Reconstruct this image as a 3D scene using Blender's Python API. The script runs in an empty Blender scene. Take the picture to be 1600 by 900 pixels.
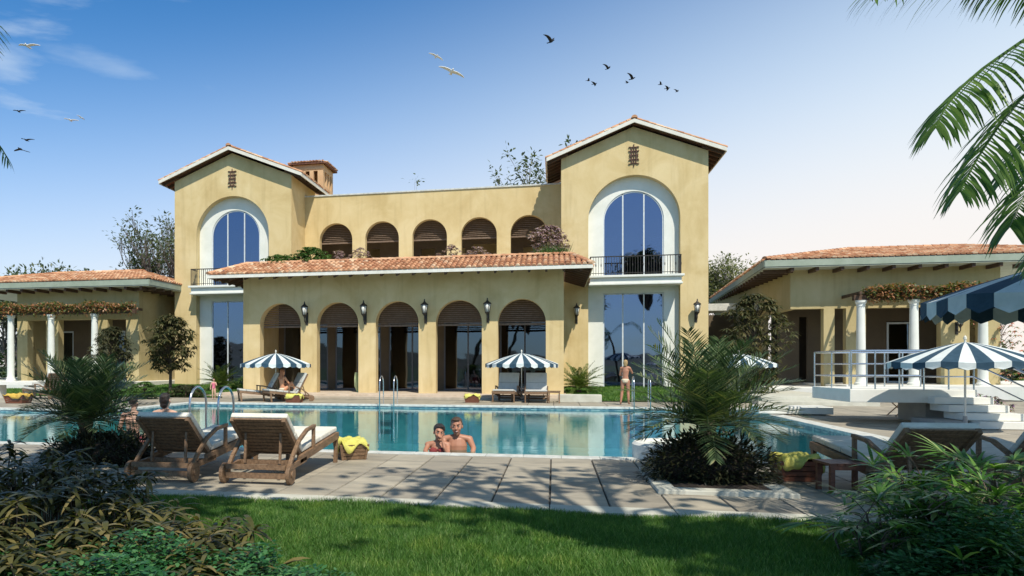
import bpy, bmesh, math, random
import numpy as np
from math import sin, cos, pi, radians, atan, atan2, sqrt
from mathutils import Vector as V, Matrix
from mathutils.geometry import tessellate_polygon
random.seed(7); np.random.seed(7)
C = bpy.context.scene.collection
R = random.uniform

# ------------------------------------------------------------------ site geometry
TH = atan(228/1100); ST, CT = sin(TH), cos(TH); EYE = 1.5
def onY(u, v, y):                 # sight line met with the vertical plane Y = y
    a = (u-637)/1100; dx = CT*a-ST; dy = ST*a+CT; zc = y/dy
    return V((y*dx/dy, y, EYE+(572-v)/1100*zc))
def onZ(u, v, z=0.0):             # sight line met with the level plane Z = z
    zc = (EYE-z)*1100/(v-572); a = (u-637)/1100
    return V((zc*(CT*a-ST), zc*(ST*a+CT), z))
def atD(u, v, zc):                # point at a given distance
    a = (u-637)/1100
    return V((zc*(CT*a-ST), zc*(ST*a+CT), EYE+(572-v)/1100*zc))

# ------------------------------------------------------------------ object helpers
def put(o, parent=None):
    C.objects.link(o)
    if parent is not None: o.parent = parent
    return o
def tag(o, label=None, cat=None, group=None, kind=None):
    if label: o['label'] = label
    if cat: o['category'] = cat
    if group: o['group'] = group
    if kind: o['kind'] = kind
    return o
def thing(name, label, cat, loc=(0,0,0), rz=0, group=None, scale=1):
    o = bpy.data.objects.new(name, None); o.empty_display_size = .2
    o.location = loc; o.rotation_euler = (0,0,rz); o.scale = (scale,)*3
    return tag(put(o), label, cat, group)
def copy_tree(o, parent=None):
    c = o.copy(); C.objects.link(c)
    if parent is not None: c.parent = parent
    for ch in o.children: copy_tree(ch, c)
    return c
def dup(o, label, loc=None, rz=None, scale=None):
    c = copy_tree(o); c['label'] = label
    if loc is not None: c.location = loc
    if rz is not None: c.rotation_euler.z = rz
    if scale is not None: c.scale = (scale,)*3
    return c

class MB:
    def __init__(s): s.v=[]; s.f=[]; s.m=[]; s.uv=[]; s.M=None
    def add(s, vs, fs, m=0, uv=(0,0)):
        b=len(s.v)
        if s.M is not None: vs=[s.M@V(p) for p in vs]
        s.v.extend([tuple(p) for p in vs])
        for f in fs: s.f.append([b+i for i in f]); s.m.append(m); s.uv.append(uv)
    def box(s, x0,y0,z0,x1,y1,z1, m=0, uv=(0,0)):
        s.add([(x0,y0,z0),(x1,y0,z0),(x1,y1,z0),(x0,y1,z0),(x0,y0,z1),(x1,y0,z1),(x1,y1,z1),(x0,y1,z1)],
              [(0,3,2,1),(4,5,6,7),(0,1,5,4),(1,2,6,5),(2,3,7,6),(3,0,4,7)], m, uv)
    def hexa(s, lo, hi, m=0, uv=(0,0)):   # lo, hi: 4 points each, same winding
        s.add(list(lo)+list(hi), [(3,2,1,0),(4,5,6,7),(0,1,5,4),(1,2,6,5),(2,3,7,6),(3,0,4,7)], m, uv)
    def bar(s, a, b, w, h, up=(0,0,1), m=0):
        a=V(a); b=V(b); d=(b-a).normalized(); u=V(up); sd=d.cross(u).normalized(); u=sd.cross(d).normalized()
        sd*=w/2; u*=h/2
        s.hexa([a-sd-u,a+sd-u,b+sd-u,b-sd-u],[a-sd+u,a+sd+u,b+sd+u,b-sd+u],m)
    def tube(s, pts, rad, n=8, m=0, cap=True, uv=(0,0)):
        pts=[V(p) for p in pts]; k=len(pts)
        if not hasattr(rad,'__len__'): rad=[rad]*k
        vs=[]; prev=None
        for i,p in enumerate(pts):
            d=(pts[min(i+1,k-1)]-pts[max(i-1,0)]).normalized()
            if prev is None:
                a=d.orthogonal().normalized()
            else:
                a=(prev-d*prev.dot(d))
                a=a.normalized() if a.length>1e-6 else d.orthogonal().normalized()
            prev=a; b=d.cross(a)
            for j in range(n):
                t=2*pi*j/n; vs.append(p+(a*cos(t)+b*sin(t))*rad[i])
        fs=[(i*n+j, i*n+(j+1)%n, (i+1)*n+(j+1)%n, (i+1)*n+j) for i in range(k-1) for j in range(n)]
        if cap: fs += [tuple(reversed(range(n))), tuple(range((k-1)*n,k*n))]
        s.add(vs,fs,m,uv)
    def lathe(s, prof, n=20, c=(0,0,0), m=0):
        c=V(c); vs=[c+V((r*cos(2*pi*j/n), r*sin(2*pi*j/n), z)) for r,z in prof for j in range(n)]
        k=len(prof)
        fs=[(i*n+j, i*n+(j+1)%n, (i+1)*n+(j+1)%n, (i+1)*n+j) for i in range(k-1) for j in range(n)]
        fs += [tuple(reversed(range(n))), tuple(range((k-1)*n,k*n))]
        s.add(vs,fs,m)
    def ell(s, c, r, n=10, k=7, m=0, rot=None):
        c=V(c); vs=[]; 
        for i in range(k+1):
            ph=-pi/2+pi*i/k
            for j in range(n):
                t=2*pi*j/n; p=V((r[0]*cos(ph)*cos(t), r[1]*cos(ph)*sin(t), r[2]*sin(ph)))
                if rot is not None: p=rot@p
                vs.append(c+p)
        fs=[(i*n+j, i*n+(j+1)%n, (i+1)*n+(j+1)%n, (i+1)*n+j) for i in range(k) for j in range(n)]
        s.add(vs,fs,m)
    def wall(s, outer, holes, y0, y1, m=0):       # outline in (x,z), holes cut right through, from y0 to y1
        loops=[outer]+holes
        flat=[p for l in loops for p in l]
        tris=tessellate_polygon([[V((x,z,0)) for x,z in l] for l in loops])
        n=len(flat)
        vs=[(x,y0,z) for x,z in flat]+[(x,y1,z) for x,z in flat]
        fs=[]
        for t in tris:
            a,b,c=[V((flat[i][0],flat[i][1])) for i in t]
            ar=(b-a).x*(c-a).y-(b-a).y*(c-a).x
            t=tuple(t) if ar>0 else tuple(reversed(t))
            fs.append(t); fs.append(tuple(i+n for i in reversed(t)))
        b=0
        for li,l in enumerate(loops):
            k=len(l); ar=sum(l[i][0]*l[(i+1)%k][1]-l[(i+1)%k][0]*l[i][1] for i in range(k))
            ccw = ar>0
            for i in range(k):
                i0,i1=b+i,b+(i+1)%k
                q=(i0,i0+n,i1+n,i1)
                if (li==0)!=ccw: q=tuple(reversed(q))
                fs.append(tuple(reversed(q)) if False else q)
            b+=k
        s.add(vs,fs,m)
    def leaf(s, p, d, up, L, W, droop=.3, m=0, seg=3, tip=.15, uv=(0,0), fold=0.0):
        p=V(p); d=V(d).normalized(); up=V(up)
        sd=d.cross(up)
        if sd.length<1e-4: sd=d.orthogonal()
        sd.normalize(); vs=[]; q=p.copy(); dd=d.copy()
        nz=sd.cross(d)
        for i in range(seg+1):
            t=i/seg; w=W*.5*max(tip if i==seg else .35, sin(pi*min(1,(t*.92+.08)))) if i<seg else W*.5*tip*.3
            if i==0: w=W*.18
            vs += [q-sd*w, q+sd*w]
            dd=(dd+V((0,0,-droop/seg))).normalized(); q=q+dd*(L/seg)
        s.add(vs,[(2*i,2*i+1,2*i+3,2*i+2) for i in range(seg)],m,uv)
    def build(s, name, mats, parent=None, smooth=False, uv=False, bevel=0, loc=None):
        me=bpy.data.meshes.new(name); me.from_pydata(s.v,[],s.f)
        if not isinstance(mats,(list,tuple)): mats=[mats]
        for mt in mats: me.materials.append(mt)
        if any(s.m): me.polygons.foreach_set('material_index', s.m)
        if uv:
            l=me.uv_layers.new(name='cell'); a=[]
            for f,u in zip(s.f,s.uv): a += list(u)*len(f)
            l.data.foreach_set('uv',a)
        if smooth: me.shade_smooth()
        me.update()
        o=bpy.data.objects.new(name,me); put(o,parent)
        if loc is not None: o.location=loc
        if bevel:
            b=o.modifiers.new('b','BEVEL'); b.width=bevel; b.segments=2; b.limit_method='ANGLE'
        return o
def arch(cx, w, zb, ztop, n=20):      # opening outline, round headed
    r=w/2; zs=ztop-r
    return [(cx-r,zb),(cx+r,zb)]+[(cx+r*cos(pi*i/n), zs+r*sin(pi*i/n)) for i in range(n+1)]
def rect(x0,z0,x1,z1): return [(x0,z0),(x1,z0),(x1,z1),(x0,z1)]

# ------------------------------------------------------------------ materials
def newmat(name):
    m=bpy.data.materials.new(name); m.use_nodes=True; nt=m.node_tree
    return m, nt, nt.nodes['Principled BSDF']
def N(nt, typ, **kw):
    n=nt.nodes.new(typ)
    for k,v in kw.items():
        if k.startswith('i_'): n.inputs[k[2:].replace('_',' ')].default_value=v
        else: setattr(n,k,v)
    return n
def ramp(nt, stops):
    r=nt.nodes.new('ShaderNodeValToRGB'); e=r.color_ramp.elements
    e[0].position=stops[0][0]; e[0].color=(*stops[0][1],1)
    e[1].position=stops[-1][0]; e[1].color=(*stops[-1][1],1)
    for p,c in stops[1:-1]:
        x=e.new(p); x.color=(*c,1)
    return r
def noisy(name, c1, c2, scale=2, rough=.8, bump=.2, bscale=60, detail=6, metal=0, spec=.5, stretch=None, c3=None, dist=.01):
    m,nt,b=newmat(name); L=nt.links
    tc=N(nt,'ShaderNodeTexCoord'); mp=N(nt,'ShaderNodeMapping')
    if stretch: mp.inputs['Scale'].default_value=stretch
    L.new(tc.outputs['Object'],mp.inputs[0])
    n=N(nt,'ShaderNodeTexNoise',i_Scale=scale,i_Detail=detail,i_Roughness=.6); L.new(mp.outputs[0],n.inputs[0])
    st=[(.32,c1),(.68,c2)] if c3 is None else [(.3,c1),(.5,c3),(.7,c2)]
    r=ramp(nt,st); L.new(n.outputs[0],r.inputs[0]); L.new(r.outputs[0],b.inputs['Base Color'])
    b.inputs['Roughness'].default_value=rough; b.inputs['Metallic'].default_value=metal
    b.inputs['Specular IOR Level'].default_value=spec
    if bump:
        n2=N(nt,'ShaderNodeTexNoise',i_Scale=bscale,i_Detail=4); L.new(mp.outputs[0],n2.inputs[0])
        bp=N(nt,'ShaderNodeBump',i_Strength=bump,i_Distance=dist); L.new(n2.outputs[0],bp.inputs['Height']); L.new(bp.outputs[0],b.inputs['Normal'])
    return m
def plain(name, c, rough=.6, metal=0): return noisy(name,[x*.9 for x in c],[min(1,x*1.08) for x in c],6,rough,.05,80,metal=metal)
def leafmat(name, stops, trans=.3, rough=.45, spec=.4):
    m,nt,b=newmat(name); L=nt.links
    g=N(nt,'ShaderNodeNewGeometry'); r=ramp(nt,stops); L.new(g.outputs['Random Per Island'],r.inputs[0])
    L.new(r.outputs[0],b.inputs['Base Color']); b.inputs['Roughness'].default_value=rough; b.inputs['Specular IOR Level'].default_value=spec
    t=N(nt,'ShaderNodeBsdfTranslucent')
    mx=N(nt,'ShaderNodeMix',data_type='RGBA',blend_type='MULTIPLY'); mx.inputs[0].default_value=1
    L.new(r.outputs[0],mx.inputs[6]); mx.inputs[7].default_value=(1.3,1.5,.5,1); L.new(mx.outputs[2],t.inputs[0])
    ms=N(nt,'ShaderNodeMixShader'); ms.inputs[0].default_value=trans
    L.new(b.outputs[0],ms.inputs[1]); L.new(t.outputs[0],ms.inputs[2]); L.new(ms.outputs[0],nt.nodes['Material Output'].inputs[0])
    return m
def stuccomat(name, lo, mid, hi):
    m,nt,b=newmat(name); L=nt.links
    tc=N(nt,'ShaderNodeTexCoord')
    n1=N(nt,'ShaderNodeTexNoise',i_Scale=.55,i_Detail=8,i_Roughness=.62,i_Distortion=.6); L.new(tc.outputs['Object'],n1.inputs[0])
    r=ramp(nt,[(.3,lo),(.5,mid),(.7,hi)]); L.new(n1.outputs[0],r.inputs[0])
    mp=N(nt,'ShaderNodeMapping'); mp.inputs['Scale'].default_value=(3.2,3.2,.30); L.new(tc.outputs['Object'],mp.inputs[0])
    n3=N(nt,'ShaderNodeTexNoise',i_Scale=1.1,i_Detail=5); L.new(mp.outputs[0],n3.inputs[0])   # rain streaks
    r3=ramp(nt,[(.28,(.78,.76,.72)),(.48,(1,1,1))]); L.new(n3.outputs[0],r3.inputs[0])
    mx=N(nt,'ShaderNodeMix',data_type='RGBA',blend_type='MULTIPLY'); mx.inputs[0].default_value=.5
    L.new(r.outputs[0],mx.inputs[6]); L.new(r3.outputs[0],mx.inputs[7]); L.new(mx.outputs[2],b.inputs['Base Color'])
    b.inputs['Roughness'].default_value=.92; b.inputs['Specular IOR Level'].default_value=.2
    n2=N(nt,'ShaderNodeTexNoise',i_Scale=18,i_Detail=8,i_Roughness=.7); L.new(tc.outputs['Object'],n2.inputs[0])
    bp=N(nt,'ShaderNodeBump',i_Strength=.35,i_Distance=.02); L.new(n2.outputs[0],bp.inputs['Height']); L.new(bp.outputs[0],b.inputs['Normal'])
    return m
M={}
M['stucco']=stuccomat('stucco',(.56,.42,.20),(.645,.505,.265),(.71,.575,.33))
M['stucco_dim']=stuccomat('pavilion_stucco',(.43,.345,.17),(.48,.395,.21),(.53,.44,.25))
M['white']=noisy('white_plaster',(.70,.72,.66),(.80,.81,.76),1.2,.85,.15,30)
M['coping_white']=noisy('white_coping',(.42,.44,.42),(.66,.66,.62),5,.8,.2,30)
M['fascia']=noisy('fascia_paint',(.66,.64,.56),(.78,.76,.70),3,.7,.1,40)
M['soffit']=noisy('soffit_paint',(.40,.42,.34),(.48,.50,.42),2,.85,.1,40)
M['wood_dark']=noisy('dark_stained_wood',(.055,.03,.018),(.12,.065,.035),3,.7,.3,20,stretch=(1,1,8))
M['teak']=noisy('weathered_teak',(.12,.07,.038),(.29,.175,.10),5,.6,.3,30,stretch=(1.5,6,6),c3=(.20,.12,.066))
M['red_wood']=noisy('reddish_wood',(.14,.05,.03),(.24,.09,.05),5,.5,.2,30,stretch=(1.5,6,6))
M['canvas']=noisy('cream_canvas',(.64,.61,.52),(.78,.75,.67),4,.9,.6,28)
M['grey_canvas']=noisy('grey_canvas',(.48,.48,.45),(.58,.57,.53),8,.9,.3,60)
M['steel']=noisy('brushed_steel',(.50,.52,.56),(.62,.64,.68),6,.22,0,metal=.9)
M['iron']=noisy('black_iron',(.02,.018,.016),(.05,.045,.04),10,.55,.1,60,metal=.3)
M['rust_iron']=noisy('brown_iron',(.06,.03,.02),(.14,.07,.05),10,.7,.2,60)
M['opal']=noisy('opal_glass',(.62,.62,.56),(.75,.75,.70),5,.3,0)
M['trim_green']=noisy('grey_green_paint',(.27,.32,.25),(.34,.39,.32),2,.7,.1,40)
M['mullion']=plain('pale_mullion',(.62,.66,.68),.4)
M['door_frame']=plain('dark_grey_frame',(.11,.11,.12),.4)
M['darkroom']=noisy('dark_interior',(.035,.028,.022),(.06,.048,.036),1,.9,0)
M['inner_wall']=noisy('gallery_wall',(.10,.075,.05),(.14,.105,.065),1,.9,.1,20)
M['blind']=noisy('woven_blind',(.15,.10,.07),(.24,.17,.12),8,.8,.2,40)
M['stone']=noisy('pinkish_step_stone',(.46,.37,.28),(.60,.50,.40),2.5,.8,.3,30)
M['concrete']=noisy('painted_white_concrete',(.68,.68,.63),(.78,.77,.72),2,.8,.2,30)
M['concrete_dim']=noisy('grey_concrete',(.30,.29,.28),(.40,.39,.37),2,.85,.3,30)
M['yellow']=noisy('yellow_terry',(.60,.56,.10),(.74,.70,.20),6,.95,.8,90,dist=.02)
M['orange_yellow']=noisy('ochre_towel',(.55,.34,.05),(.70,.48,.10),6,.95,.8,90,dist=.02)
M['navy']=noisy('navy_canvas',(.014,.05,.085),(.03,.075,.12),8,.85,.2,60)
M['awning_white']=noisy('white_canvas',(.56,.62,.62),(.70,.74,.73),5,.85,.3,40)
M['pale_green']=noisy('pale_green_wicker',(.42,.50,.25),(.55,.62,.36),5,.7,.4,40)
M['chimney']=noisy('orange_brick',(.58,.36,.19),(.68,.46,.26),1.5,.9,.3,20)
M['bark']=noisy('bark',(.07,.05,.035),(.16,.12,.085),6,.9,.6,25,stretch=(1,1,.3),dist=.03)
M['palm_bark']=noisy('palm_bark',(.06,.045,.03),(.15,.11,.07),10,.95,.8,30,dist=.03)
M['twig']=noisy('grey_twig',(.12,.10,.09),(.20,.17,.15),6,.9,.3,25)
M['soil']=noisy('dark_soil',(.02,.015,.01),(.05,.035,.025),4,.95,.8,20,dist=.05)
M['skin_tan']=noisy('tanned_skin',(.36,.16,.095),(.46,.22,.14),5,.5,.05,60)
M['skin_fair']=noisy('fair_skin',(.56,.33,.24),(.64,.40,.30),5,.5,.05,60)
M['skin_red']=noisy('orange_skin',(.50,.22,.11),(.58,.27,.15),5,.45,.05,60)  # even orange base tone of the skin
M['hair_black']=noisy('black_hair',(.012,.009,.008),(.035,.022,.018),20,.4,.6,50,stretch=(4,4,1),dist=.02)
M['hair_brown']=noisy('brown_hair',(.05,.028,.015),(.10,.055,.03),20,.45,.6,50,stretch=(4,4,1),dist=.02)
M['hair_blond']=noisy('blond_hair',(.35,.22,.09),(.50,.34,.16),20,.5,.6,50,stretch=(4,4,1),dist=.02)
M['hair_red']=noisy('auburn_hair',(.30,.10,.04),(.42,.16,.07),20,.5,.6,50,stretch=(4,4,1),dist=.02)
M['pink']=plain('pink_cloth',(.62,.16,.25),.8)
M['trunks']=noisy('red_patterned_cloth',(.45,.05,.09),(.62,.45,.42),38,.85,.1,60,c3=(.25,.05,.07),detail=2)
M['bikini']=plain('cream_cloth',(.65,.55,.40),.8)
M['red_cloth']=plain('dark_red_cloth',(.22,.03,.03),.8)
M['eye']=plain('eye_white',(.75,.72,.68),.3); M['dark']=plain('pupil_brown',(.02,.012,.01),.3)
M['lip']=plain('lip',(.40,.10,.09),.4); M['teeth']=plain('teeth',(.80,.78,.72),.3)
M['bird_dark']=plain('dark_feathers',(.015,.018,.022),.7); M['bird_white']=plain('white_feathers',(.82,.84,.86),.7)
M['pot_blue']=plain('blue_glazed_pot',(.22,.34,.55),.3)
# foliage
M['palm']=leafmat('date_palm_leaf',[(0,(.035,.062,.026)),(.5,(.07,.115,.048)),(.88,(.16,.21,.095)),(1,(.27,.25,.12))],.25,.4)
M['palm_dk']=leafmat('shaded_palm_leaf',[(0,(.014,.030,.016)),(.5,(.025,.048,.026)),(1,(.055,.085,.04))],.2,.4)
M['coco']=leafmat('coconut_leaf',[(0,(.045,.11,.025)),(.5,(.08,.17,.035)),(1,(.17,.27,.06))],.4,.35,.5)
M['cycad']=leafmat('cycad_leaf',[(0,(.05,.09,.02)),(.5,(.09,.14,.035)),(1,(.19,.22,.07))],.3)
M['shrub']=leafmat('olive_leaf',[(0,(.035,.045,.018)),(.5,(.075,.08,.032)),(1,(.17,.14,.065))],.25)
M['shrub_dk']=leafmat('dark_shrub_leaf',[(0,(.025,.034,.014)),(.6,(.05,.055,.024)),(1,(.11,.10,.045))],.2)
M['mound']=leafmat('ground_cover_leaf',[(0,(.014,.020,.010)),(.6,(.03,.036,.018)),(1,(.075,.07,.03))],.15)
M['bed']=leafmat('bed_leaf',[(0,(.028,.036,.010)),(.5,(.07,.072,.022)),(.8,(.14,.125,.04)),(1,(.25,.20,.08))],.25,.4)
M['bed_green']=leafmat('emerald_leaf',[(0,(.015,.075,.022)),(.5,(.04,.14,.045)),(1,(.12,.27,.10))],.3,.35)
M['rhapis']=leafmat('fan_palm_leaf',[(0,(.04,.12,.024)),(.5,(.09,.21,.04)),(.85,(.19,.34,.08)),(1,(.42,.48,.18))],.35,.28,.6)
M['hedge']=leafmat('bright_shrub_leaf',[(0,(.03,.08,.015)),(.5,(.06,.13,.03)),(1,(.13,.21,.06))],.3)
M['far_leaf']=leafmat('distant_leaf',[(0,(.06,.09,.05)),(.5,(.10,.13,.07)),(1,(.17,.19,.11))],.3)
M['far_leaf2']=leafmat('distant_pale_leaf',[(0,(.14,.16,.09)),(.5,(.22,.23,.13)),(1,(.34,.32,.22))],.3)
M['mauve']=leafmat('mauve_blossom',[(0,(.20,.12,.16)),(.5,(.36,.24,.28)),(1,(.55,.42,.45))],.3)
M['red_flower']=leafmat('coral_blossom',[(0,(.45,.10,.08)),(.5,(.60,.20,.16)),(1,(.70,.40,.34))],.3)
M['vine']=leafmat('pergola_vine_leaf',[(0,(.06,.10,.03)),(.45,(.14,.17,.06)),(.55,(.30,.12,.06)),(1,(.46,.24,.13))],.3)
M['purple']=leafmat('purple_blossom',[(0,(.18,.10,.25)),(.5,(.34,.20,.36)),(1,(.50,.30,.26))],.3)
M['canopy_leaf']=leafmat('broad_leaf',[(0,(.03,.07,.02)),(1,(.08,.13,.04))],.2)
M['tilebase']=noisy('clay_pan',(.16,.07,.045),(.26,.12,.075),5,.9,.2,30)
def tilemat():
    m,nt,b=newmat('clay_barrel_tile'); L=nt.links
    uv=N(nt,'ShaderNodeUVMap',uv_map='cell'); wn=N(nt,'ShaderNodeTexWhiteNoise',noise_dimensions='2D'); L.new(uv.outputs[0],wn.inputs['Vector'])
    r=ramp(nt,[(0,(.38,.17,.085)),(.3,(.54,.26,.14)),(.6,(.65,.36,.20)),(.85,(.74,.48,.30)),(1,(.80,.63,.45))]); L.new(wn.outputs['Value'],r.inputs[0])
    tc=N(nt,'ShaderNodeTexCoord'); n=N(nt,'ShaderNodeTexNoise',i_Scale=1.6,i_Detail=6); L.new(tc.outputs['Object'],n.inputs[0])
    r2=ramp(nt,[(.35,(.62,.55,.50)),(.6,(1,1,1))]); L.new(n.outputs[0],r2.inputs[0])
    mx=N(nt,'ShaderNodeMix',data_type='RGBA',blend_type='MULTIPLY'); mx.inputs[0].default_value=.8
    L.new(r.outputs[0],mx.inputs[6]); L.new(r2.outputs[0],mx.inputs[7]); L.new(mx.outputs[2],b.inputs['Base Color'])
    b.inputs['Roughness'].default_value=.85
    return m
M['tile']=tilemat()
def glassmat(name, refl, tint, rough=.02):
    m,nt,b=newmat(name); nt.nodes.remove(b); L=nt.links
    g=N(nt,'ShaderNodeBsdfGlossy',i_Roughness=rough); g.inputs[0].default_value=(*refl[1],1)
    t=N(nt,'ShaderNodeBsdfTransparent'); t.inputs[0].default_value=(*tint,1)
    f=N(nt,'ShaderNodeFresnel',i_IOR=1.5); a=N(nt,'ShaderNodeMath',operation='ADD',use_clamp=True); a.inputs[1].default_value=refl[0]
    L.new(f.outputs[0],a.inputs[0])
    n=N(nt,'ShaderNodeTexNoise',i_Scale=.9,i_Detail=1); tc=N(nt,'ShaderNodeTexCoord'); L.new(tc.outputs['Object'],n.inputs[0])
    bp=N(nt,'ShaderNodeBump',i_Strength=.10,i_Distance=.05); L.new(n.outputs[0],bp.inputs['Height']); L.new(bp.outputs[0],g.inputs['Normal'])
    ms=N(nt,'ShaderNodeMixShader'); L.new(a.outputs[0],ms.inputs[0]); L.new(t.outputs[0],ms.inputs[1]); L.new(g.outputs[0],ms.inputs[2])
    L.new(ms.outputs[0],nt.nodes['Material Output'].inputs[0]); return m
M['glass']=glassmat('blue_tinted_glass',(.26,(.52,.60,.84)),(.28,.32,.40))
M['glass_dk']=glassmat('dark_glass',(.10,(.7,.78,1.0)),(.22,.22,.22))
def watermat():
    m,nt,b=newmat('pool_water'); nt.nodes.remove(b); L=nt.links
    tc=N(nt,'ShaderNodeTexCoord'); mp=N(nt,'ShaderNodeMapping'); mp.inputs['Scale'].default_value=(.8,1.6,1); L.new(tc.outputs['Object'],mp.inputs[0])
    n=N(nt,'ShaderNodeTexNoise',i_Scale=2.6,i_Detail=4,i_Roughness=.55); L.new(mp.outputs[0],n.inputs[0])
    bp=N(nt,'ShaderNodeBump',i_Strength=.28,i_Distance=.014); L.new(n.outputs[0],bp.inputs['Height'])
    f=N(nt,'ShaderNodeFresnel',i_IOR=1.33); L.new(bp.outputs[0],f.inputs['Normal'])
    g=N(nt,'ShaderNodeBsdfGlossy',i_Roughness=.015); g.inputs[0].default_value=(.95,1,1,1); L.new(bp.outputs[0],g.inputs['Normal'])
    t=N(nt,'ShaderNodeBsdfTransparent'); t.inputs[0].default_value=(.55,.88,.92,1)
    ms=N(nt,'ShaderNodeMixShader'); L.new(f.outputs[0],ms.inputs[0]); L.new(t.outputs[0],ms.inputs[1]); L.new(g.outputs[0],ms.inputs[2])
    L.new(ms.outputs[0],nt.nodes['Material Output'].inputs[0]); return m
M['water']=watermat()
def mosaic(name,c1,c2,c3,scale):
    m,nt,b=newmat(name); L=nt.links
    tc=N(nt,'ShaderNodeTexCoord'); sc=N(nt,'ShaderNodeVectorMath',operation='SCALE'); sc.inputs['Scale'].default_value=scale; L.new(tc.outputs['Object'],sc.inputs[0])
    fl=N(nt,'ShaderNodeVectorMath',operation='FLOOR'); L.new(sc.outputs[0],fl.inputs[0])
    wn=N(nt,'ShaderNodeTexWhiteNoise',noise_dimensions='3D'); L.new(fl.outputs[0],wn.inputs['Vector'])
    r=ramp(nt,[(0,c1),(.5,c2),(1,c3)]); L.new(wn.outputs['Value'],r.inputs[0]); L.new(r.outputs[0],b.inputs['Base Color']); b.inputs['Roughness'].default_value=.35
    return m
M['mosaic']=mosaic('pool_mosaic',(.05,.15,.22),(.12,.26,.32),(.34,.46,.46),9.7)
M['basin']=mosaic('basin_tile',(.12,.32,.37),(.16,.37,.42),(.20,.42,.46),5.3)
def pavermat():
    m,nt,b=newmat('deck_stone'); L=nt.links
    uv=N(nt,'ShaderNodeUVMap',uv_map='cell'); wn=N(nt,'ShaderNodeTexWhiteNoise',noise_dimensions='2D'); L.new(uv.outputs[0],wn.inputs['Vector'])
    r=ramp(nt,[(0,(.33,.295,.25)),(.5,(.40,.36,.30)),(1,(.47,.425,.355))]); L.new(wn.outputs['Value'],r.inputs[0])
    tc=N(nt,'ShaderNodeTexCoord'); mp=N(nt,'ShaderNodeMapping'); mp.inputs['Scale'].default_value=(.5,1.6,1); L.new(tc.outputs['Object'],mp.inputs[0])
    n=N(nt,'ShaderNodeTexNoise',i_Scale=2.2,i_Detail=8,i_Roughness=.65); L.new(mp.outputs[0],n.inputs[0])
    r2=ramp(nt,[(.28,(.50,.50,.49)),(.5,(.88,.87,.82)),(.72,(1.16,1.13,1.04))]); L.new(n.outputs[0],r2.inputs[0])
    mx=N(nt,'ShaderNodeMix',data_type='RGBA',blend_type='MULTIPLY'); mx.inputs[0].default_value=1
    L.new(r.outputs[0],mx.inputs[6]); L.new(r2.outputs[0],mx.inputs[7]); L.new(mx.outputs[2],b.inputs['Base Color'])
    b.inputs['Roughness'].default_value=.6
    n2=N(nt,'ShaderNodeTexNoise',i_Scale=35,i_Detail=6); L.new(tc.outputs['Object'],n2.inputs[0])
    bp=N(nt,'ShaderNodeBump',i_Strength=.25,i_Distance=.006); L.new(n2.outputs[0],bp.inputs['Height']); L.new(bp.outputs[0],b.inputs['Normal'])
    return m
M['paver']=pavermat()
M['grout']=noisy('dark_grout',(.05,.045,.04),(.09,.08,.07),8,.95,.2,30)
M['earth']=noisy('lawn_soil',(.03,.06,.015),(.06,.10,.03),.6,.95,.6,12,dist=.03)
def lawnvar(m):
    nt=m.node_tree; L=nt.links; b=nt.nodes['Principled BSDF']; src=b.inputs['Base Color'].links[0].from_socket
    tc=N(nt,'ShaderNodeTexCoord'); n=N(nt,'ShaderNodeTexNoise',i_Scale=1.7,i_Detail=7,i_Roughness=.7); L.new(tc.outputs['Object'],n.inputs[0])
    r=ramp(nt,[(.32,(.50,.62,.50)),(.5,(.95,1,.9)),(.68,(1.7,1.35,.9))]); L.new(n.outputs[0],r.inputs[0])
    mx=N(nt,'ShaderNodeMix',data_type='RGBA',blend_type='MULTIPLY'); mx.inputs[0].default_value=1; L.new(src,mx.inputs[6]); L.new(r.outputs[0],mx.inputs[7]); L.new(mx.outputs[2],b.inputs['Base Color'])
M['blade']=leafmat('grass_blade',[(0,(.05,.125,.024)),(.5,(.09,.20,.04)),(.88,(.17,.30,.08)),(1,(.32,.40,.17))],.35,.5,.3)
lawnvar(M['blade'])
M['hill']=noisy('dark_hill_scrub',(.05,.07,.05),(.10,.10,.08),.02,.95,0)
M['kerb']=noisy('pale_edging_stone',(.46,.45,.38),(.58,.57,.49),3,.85,.3,30)

# ------------------------------------------------------------------ SETTING
WZ=-.12
pool=[(-26,12),(6.5,12),(6.5,26.6),(-14.5,26.6),(-14.5,21.5),(-26,21.5)]
def sheet(name, outer, holes, z, mat, kind='structure'):
    loops=[outer]+holes; flat=[p for l in loops for p in l]
    tr=tessellate_polygon([[V((x,y,0)) for x,y in l] for l in loops]); mb=MB(); fs=[]
    for t in tr:
        a,b,c=[V(flat[i]) for i in t]; ar=(b-a).x*(c-a).y-(b-a).y*(c-a).x
        fs.append(tuple(t) if ar>0 else tuple(reversed(t)))
    mb.add([(x,y,z) for x,y in flat],fs)
    return tag(mb.build(name,mat),kind=kind)
sheet('ground',[(-2500,-2500),(2500,-2500),(2500,2500),(-2500,2500)],[[(p[0],p[1]) for p in pool]],-.06,M['earth'])
# rear lawn, rising gently to the house
mb=MB(); xs=[-60,-33,-24,-15.8]; 
def lawnz(y): return .0+max(0,min(1,(y-31.5)/8))*.32
for x0,x1 in ((-70,-15.8),(.5,9.2),(21.5,70)):
    ys=[31.2,33,35,37,39,41,60]
    for a,b in zip(ys,ys[1:]): mb.add([(x0,a,lawnz(a)-.0),(x1,a,lawnz(a)),(x1,b,lawnz(b)),(x0,b,lawnz(b))],[(0,1,2,3)])
tag(mb.build('rear_lawn',M['earth']),kind='structure')
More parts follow.
